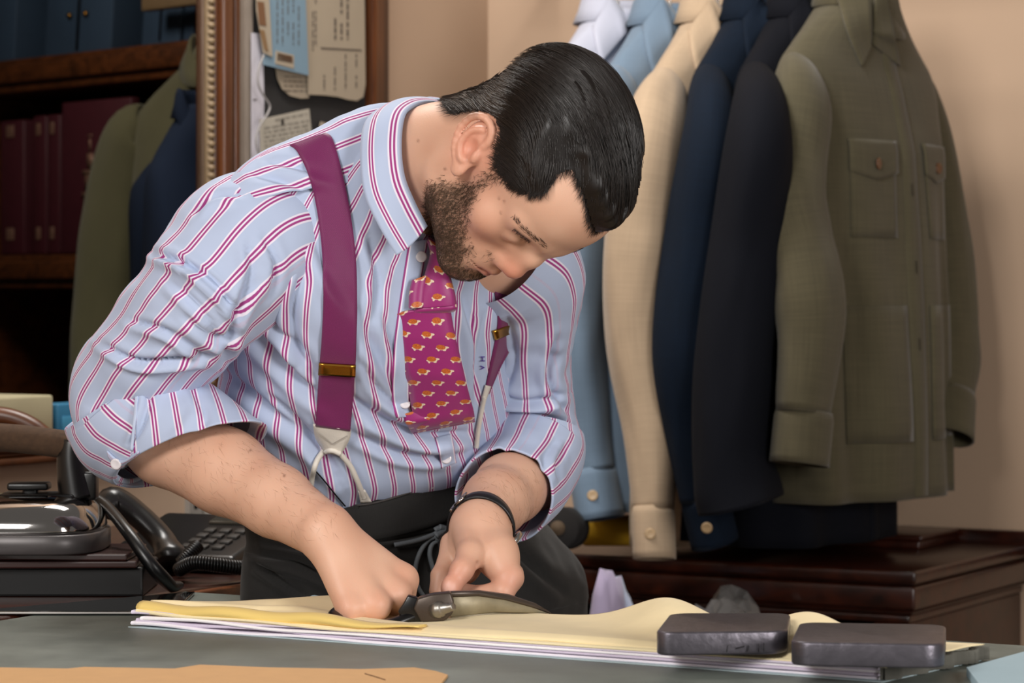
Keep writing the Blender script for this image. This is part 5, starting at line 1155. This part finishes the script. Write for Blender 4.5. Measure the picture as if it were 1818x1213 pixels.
# ---------------------------------------------------------------- trousers
def trouser_geo():
    n = 200; ph_ = np.linspace(0, 2*np.pi, n, endpoint=False); V = []; UV = []
    R = [((680, 868, 3.325), (230, -62, -.098), (18, 0, -.138)), ((690, 920, 3.33), (236, -40, -.10), (15, 8, -.138)), ((715, 960, 3.335), (262, -20, -.11), (10, 10, -.138)), ((738, 1000, 3.34), (288, -5, -.115), (5, 10, -.132)), ((747, 1050, 3.345), (297, 0, -.12), (0, 10, -.132)), ((747, 1110, 3.345), (296, 0, -.12), (0, 10, -.125))]
    rows = []
    for c, e1, e2 in R:
        c0 = P(*c); x = P(c[0]+e1[0], c[1]+e1[1], c[2]-e1[2])-c0; x[1] = -e1[2]; y = P(c[0]+e2[0], c[1]+e2[1], c[2])-c0; y[1] = e2[2]; rows.append(np.concatenate([c0, x, y]))
    rows = np.array(rows); last = rows[-1].copy(); last[2] = .62; rows = np.vstack([rows, last])
    for i, t in enumerate(np.linspace(0, 6, 130)):
        r = spline_at(rows, t) if t < 5 else rows[5]*(6-t)+rows[6]*(t-5)
        cs, sn = np.cos(ph_), np.sin(ph_); p = r[:3]+(np.sign(cs)*np.abs(cs)**.85)[:, None]*r[3:6]+(np.sign(sn)*np.abs(sn)**.85)[:, None]*r[6:9]
        V.append(p); UV += [(a*.17, t*.07) for a in ph_]
    V = np.vstack(V); N = vnorm(V, n, 130); C_ = V.reshape(130, n, 3).mean(1).repeat(n, 0)
    if (N*(V-C_)).sum(1).mean() < 0: N = -N
    V = V+N*(.003*vnoise(V*18, 31)+.0015*vnoise(V*45, 32))[:, None]
    V = creases(V, N, [([(455, 985), (520, 1000), (600, 1040)], 8, .006), ([(455, 1000), (540, 1060)], 7, .005), ([(640, 965), (720, 955), (790, 940)], 4, .004), ([(900, 960), (940, 1000), (1010, 1060)], 12, .005), ([(470, 965), (600, 985), (700, 975)], 5, .004)])
    F = grid_faces(n, 130, True); return V, F, np.array(UV)
M_trs = cloth('charcoal_wool', '#242322', .3, 900, .25, .9, .1, .8)
tr_ = trouser_geo(); trs = obj('trousers', tr_, M_trs, man)
bvh_p = mkbvh(tr_)
# the legs below the table
for k, (x, y) in enumerate(((P(620, 0, 3.26)[0], 3.26), (P(860, 0, 3.40)[0], 3.40))):
    g = tube(spline(np.array([[x, y, .74], [x-.01, y+.02, .45], [x-.01, y+.03, .10], [x-.01, y+.03, .0]]), 20), np.linspace(.105, .09, 20), 28); obj('trouser_leg', g, M_trs, trs)
obj('waistband', band(bvh_p, [(600, 899), (660, 893), (720, 876), (780, 853), (836, 826)], [(604, 960), (665, 958), (725, 946), (785, 928), (840, 905)], 50, 8, .003, 6), M_trs, trs, sol=.003)
obj('waist_edge', cordon(bvh_p, [(600, 900), (660, 894), (720, 877), (780, 854), (836, 827)], .0012, .005), mat('waist_piping', '#3a3634', .8), trs)
obj('brace_button', lathe([(.004, 0), (.0045, .001), (.004, .002), (.0005, .002)], 12, axis_M((0, -1, .2)), P(765, 862, (ray(bvh_p, 765, 866) or 3.2)-.006)), M_pearl, trs)
bvh_bt = mkbvh((TV, tF), tr_)
for pts in ([(575, 800), (562, 820), (555, 845), (551, 872)], [(604, 806), (622, 828), (636, 858), (646, 884)]): obj('brace_cord', cordon(bvh_bt, pts, .0032, .006), M_leath, br)
obj('brace_cord', cordon(bvh_bt, [(579, 802), (590, 800), (604, 806)], .0032, .007, 12), M_leath, br)
obj('brace_end', band(bvh_bt, [(636, 872), (640, 893)], [(648, 870), (660, 891)], 6, 5, .008, 2), M_leath, br, sol=.002)
obj('leather_tab', band(bvh_s, [(862, 684), (856, 706)], [(871, 686), (862, 712)], 8, 4, .006, 2), M_leath, br, sol=.002, label='white tab of the left brace')
obj('brace_cord', cordon(bvh_s, [(860, 705), (854, 735), (849, 765), (846, 795)], .0028, .007), M_leath, br)
# grey cord tied at the waist
M_cord = mat('grey_cord', '#5b6064', .7, 0, .1, 300, .2, 800)
cd = thing('waist_cord', 'grey cord knotted round the tailor\'s waist with hanging loops', 'cord', P(780, 945, 3.15))
obj('knot', join(*[cordon(bvh_p, p, .0035, o, 24)[:2] for p, o in (([(772, 942), (782, 938), (790, 946), (786, 958), (776, 956), (774, 946)], .009), ([(780, 936), (792, 940), (794, 952), (784, 962)], .013), ([(774, 952), (784, 946), (796, 944), (800, 936)], .012))]), M_cord, cd)
for pts in ([(778, 952), (760, 960), (744, 985), (737, 1015), (742, 1042), (754, 1062)], [(784, 958), (768, 966), (763, 985), (770, 1015)], [(788, 956), (794, 975), (790, 1000)], [(700, 968), (740, 960), (774, 948)]):
    obj('strand', cordon(bvh_p, pts, .0028, .007), M_cord, cd)
obj('thin_cord', cordon(bvh_bt, [(556, 832), (575, 853), (595, 878), (613, 899)], .0009, .004), M_black, trs, label='thin black cord across the shirt')
# ---------------------------------------------------------------- tie
def tie_mat():
    m = NT('purple_silk_print'); co = m.n('ShaderNodeTexCoord').outputs['UV']; s_ = m.n('ShaderNodeSeparateXYZ', {0: co}); U, Vv = s_.outputs[0], s_.outputs[1]
    def cell(x, p, o): return m.math('MULTIPLY', m.math('SUBTRACT', m.math('FRACT', m.math('DIVIDE', m.math('ADD', x, o), p)), .5), p)
    def ell(a, b, cx, cy, rx, ry):
        q = m.math('ADD', m.math('POWER', m.math('DIVIDE', m.math('SUBTRACT', a, cx), rx), 2), m.math('POWER', m.math('DIVIDE', m.math('SUBTRACT', b, cy), ry), 2)); return m.math('LESS_THAN', q, 1.0)
    wv = m.n('ShaderNodeTexWave', {'Vector': co, 'Scale': 700.0}, wave_type='BANDS', bands_direction='DIAGONAL').outputs[1]
    c = m.mix(wv, lin('#86185f'), lin('#9a2570')); pu, pv = .0250, .0300
    sp_ = m.n('ShaderNodeTexVoronoi', {'Vector': co, 'Scale': 1300.0}).outputs[0]
    for ou, ov in ((0, 0), (pu/2, pv/2)):
        a, b = cell(U, pu, ou), cell(Vv, pv, ov)
        wh = m.math('MAXIMUM', ell(a, b, .0058, .0004, .0026, .0013), m.math('MAXIMUM', ell(a, b, -.0032, -.0032, .0012, .0016), ell(a, b, .0030, -.0032, .0018, .0012)))
        wh = m.math('MAXIMUM', wh, ell(a, b, 0, -.0014, .0058, .0018)); c = m.mix(wh, c, lin('#d8c2a8'))
        c = m.mix(ell(a, b, 0, .0004, .0048, .0032), c, m.mix(sp_, lin('#7a3410'), lin('#d8702a')))
    m.set(Base_Color=c, Roughness=.42, Sheen_Weight=.25, Specular_IOR_Level=.45); m.bump(wv, .08, .0003); return m.m
M_tie = tie_mat()
def tie_piece(left, right, D, n=40, k=9, bulge=.006, th=.004):
    L, R = spline(np.array(left, float), n), spline(np.array(right, float), n); Dn = np.interp(np.linspace(0, 1, n), np.linspace(0, 1, len(D)), D); G = []; UV = []; ls = 0; pm = None
    for i in range(n):
        w_ = np.linalg.norm(R[i]-L[i])*.0006; m_ = P(*((L[i]+R[i])/2), Dn[i]); ls += 0 if pm is None else np.linalg.norm(m_-pm); pm = m_
        for j in range(k):
            f = j/(k-1); x, y = L[i]*(1-f)+R[i]*f; G.append(P(x, y, Dn[i]-bulge*math.sin(f*math.pi)**.6)); UV.append(((f-.5)*w_, -ls))
    return G, grid_faces(k, n), UV
def TD(x, y, o): return (ray(bvh_t, x, y) or 3.02)-o
tie = obj('tie', tie_piece([(706, 556), (707, 585), (716, 640), (726, 690), (735, 745), (737, 764)], [(797, 538), (806, 590), (818, 640), (830, 690), (840, 728), (842, 745)], [TD(750, 550, .018), TD(760, 600, .022), TD(775, 650, .022), TD(785, 700, .022), TD(790, 745, .02)], 50), M_tie, man, sol=.004, label='purple tie printed with rows of small tortoises')
obj('folded_end', tie_piece([(737, 764), (732, 768), (722, 752), (708, 738)], [(842, 745), (836, 748), (770, 742), (742, 728)], [TD(790, 745, .02), TD(785, 750, .012), TD(730, 740, .010), TD(725, 735, .009)], 20, 9, .002), M_tie, tie, sol=.003, label='tie end turned up behind')
obj('upper_band', tie_piece([(756, 404), (760, 425), (766, 450), (757, 485), (747, 520), (738, 548)], [(772, 412), (780, 440), (792, 470), (800, 500), (807, 525), (809, 542)], [TD(765, 410, .014), TD(770, 440, .022), TD(775, 470, .03), TD(778, 500, .034), TD(778, 520, .036), TD(778, 545, .036)], 40), M_tie, tie, sol=.004)
obj('fold_roll', tie_piece([(738, 544), (735, 552), (730, 556), (722, 560)], [(809, 538), (810, 546), (805, 552), (797, 552)], [TD(778, 545, .036), TD(778, 545, .038), TD(778, 550, .032), TD(770, 555, .022)], 14, 9, .004), M_tie, tie, sol=.003)
obj('inner_fold', tie_piece([(733, 498), (728, 520), (727, 548)], [(759, 488), (755, 515), (752, 546)], [TD(740, 500, .014), TD(740, 520, .018), TD(738, 548, .020)], 20, 7, .004), M_tie, tie, sol=.003, label='inner fold of the tie')
# ---------------------------------------------------------------- wristwatch
wa = nrm(P(853, 930, 3.085)-P(880, 892, 3.15)); wc = P(855, 926, 3.09)
WM = axis_M(wa, (1, 0, 0))
def on_wrist(a, z=0, off=0):
    d = WM[:, 0]*math.cos(a)+WM[:, 1]*math.sin(a); p = wc+wa*z; r = .034
    for _ in range(8): r -= float(B.at((p+d*r)[None])[0])
    return p+d*(r+off), d
wt = thing('wristwatch', 'silver wristwatch on a black leather strap round the left wrist', 'watch', wc)
G = []
for a in np.linspace(0, 2*np.pi, 60, endpoint=False):
    for z, o in ((-.0075, .0008), (-.007, .0026), (0, .0034), (.007, .0026), (.0075, .0008)): G.append(on_wrist(a, z, o)[0])
G = np.array(G).reshape(60, 5, 3).transpose(1, 0, 2).reshape(-1, 3)
obj('strap', (G, grid_faces(60, 5, True)), mat('strap_leather', '#141417', .4, 0, .1, 200, .2, 400), wt, sol=.001)
def wang(px, py):
    best = min(np.linspace(0, 2*np.pi, 180), key=lambda a: np.linalg.norm(proj(on_wrist(a)[0][None])[0]-[px, py])+(200 if on_wrist(a)[1][1] > .6 else 0)); return best
a = wang(899, 958); o_, d_ = on_wrist(a, 0, .002)
obj('case', lathe([(.0145, 0), (.0165, .001), (.017, .003), (.0165, .0055), (.015, .0068), (.013, .0072)], 36, axis_M(d_, wa), o_), M_steel, wt)
obj('dial', lathe([(.013, .0068), (.013, .0074), (.0005, .0075)], 36, axis_M(d_, wa), o_), mat('dial', '#d9d6d0', .2), wt)
obj('crown', xf(tube(np.array([[0, 0, 0], [0, 0, .004]]), .002, 10)[:2], axis_M(wa), o_+d_*.0035+wa*.0165), M_steel, wt)
a = wang(830, 902); o_, d_ = on_wrist(a, 0, .004); td = np.cross(wa, d_)
obj('buckle', join(*[tube(np.array([o_+wa*x0+td*y0, o_+wa*x1+td*y1]), .0013, 8)[:2] for x0, y0, x1, y1 in ((-.009, -.006, .009, -.006), (-.009, .006, .009, .006), (-.009, -.006, -.009, .006), (.009, -.006, .009, .006), (0, -.006, 0, .006))]), M_steel, wt)
a = wang(820, 912); o_, d_ = on_wrist(a, 0, .0035); td = np.cross(wa, d_)
obj('keeper', xf(box((-.009, -.002, -.001), (.009, .002, .0015), .0006), np.stack([wa, td, d_], 1), o_), M_steel, wt)
# ---------------------------------------------------------------- tailor's shears
sh_ = thing('tailors_shears', 'large tailor\'s shears with black bow handles and a bright pivot bolt, cutting the yellow cloth', 'shears', P(760, 1106, 2.875))
M_sh = mat('shear_steel', '#8a8068', .45, .35, .3, 70, .15, 200); M_shd = mat('shear_dark', '#4a4039', .38, .5, .2, 60)
M_jap = mat('japanned_black', '#0a090a', .3, 0, .1)
lp = spline(np.array([P(*q) for q in ((742, 1090, 2.872), (715, 1101, 2.862), (688, 1110, 2.856), (648, 1114, 2.856), (612, 1109, 2.860), (596, 1095, 2.875), (612, 1084, 2.93), (655, 1080, 2.95), (700, 1082, 2.95), (738, 1084, 2.90))]), 70)
obj('handle_bow', tube(lp, .0062, 14, r2=.0085), M_jap, sh_)
obj('shank', slab([(706, 1086), (716, 1072), (724, 1057), (741, 1062), (752, 1072), (750, 1105), (717, 1106)], 2.860, .014, .0016), M_jap, sh_)
obj('boss', slab([(741, 1063), (766, 1056), (800, 1052), (806, 1070), (804, 1090), (790, 1103), (748, 1105), (734, 1082)], 2.856, .02, .002), M_shd, sh_)
DB = lambda x, y: 2.868+(x-795)/180*.065
obj('blade', slab([(796, 1056), (850, 1056), (900, 1063), (945, 1076), (976, 1090), (940, 1089), (880, 1087), (800, 1096)], 0, .004, .0008, 1, DB), M_sh, sh_)
obj('blade_spine', slab([(790, 1052), (850, 1050), (902, 1057), (950, 1073), (980, 1091), (945, 1079), (898, 1066), (850, 1059), (796, 1061)], 0, .014, .001, 1, lambda x, y: DB(x, y)-.002), M_shd, sh_)
obj('lower_blade', slab([(800, 1092), (880, 1086), (960, 1088), (985, 1093), (880, 1096), (800, 1101)], 0, .004, .0006, 1, lambda x, y: DB(x, y)+.006), M_sh, sh_)
ax0 = P(777, 1083, 2.858); ax1 = P(808, 1077, 2.845)
obj('pivot_bolt', lathe([(.0086, -.004), (.0088, .003), (.0080, .004), (.0080, .006), (.0068, .0075), (.0056, .0085), (.0050, .014), (.0042, .0150), (.0042, .0200), (.0036, .0208), (.0004, .0200)], 32, axis_M(ax1-ax0), ax0), mat('bolt_steel', '#9a958e', .38, .9, .1, 80), sh_)
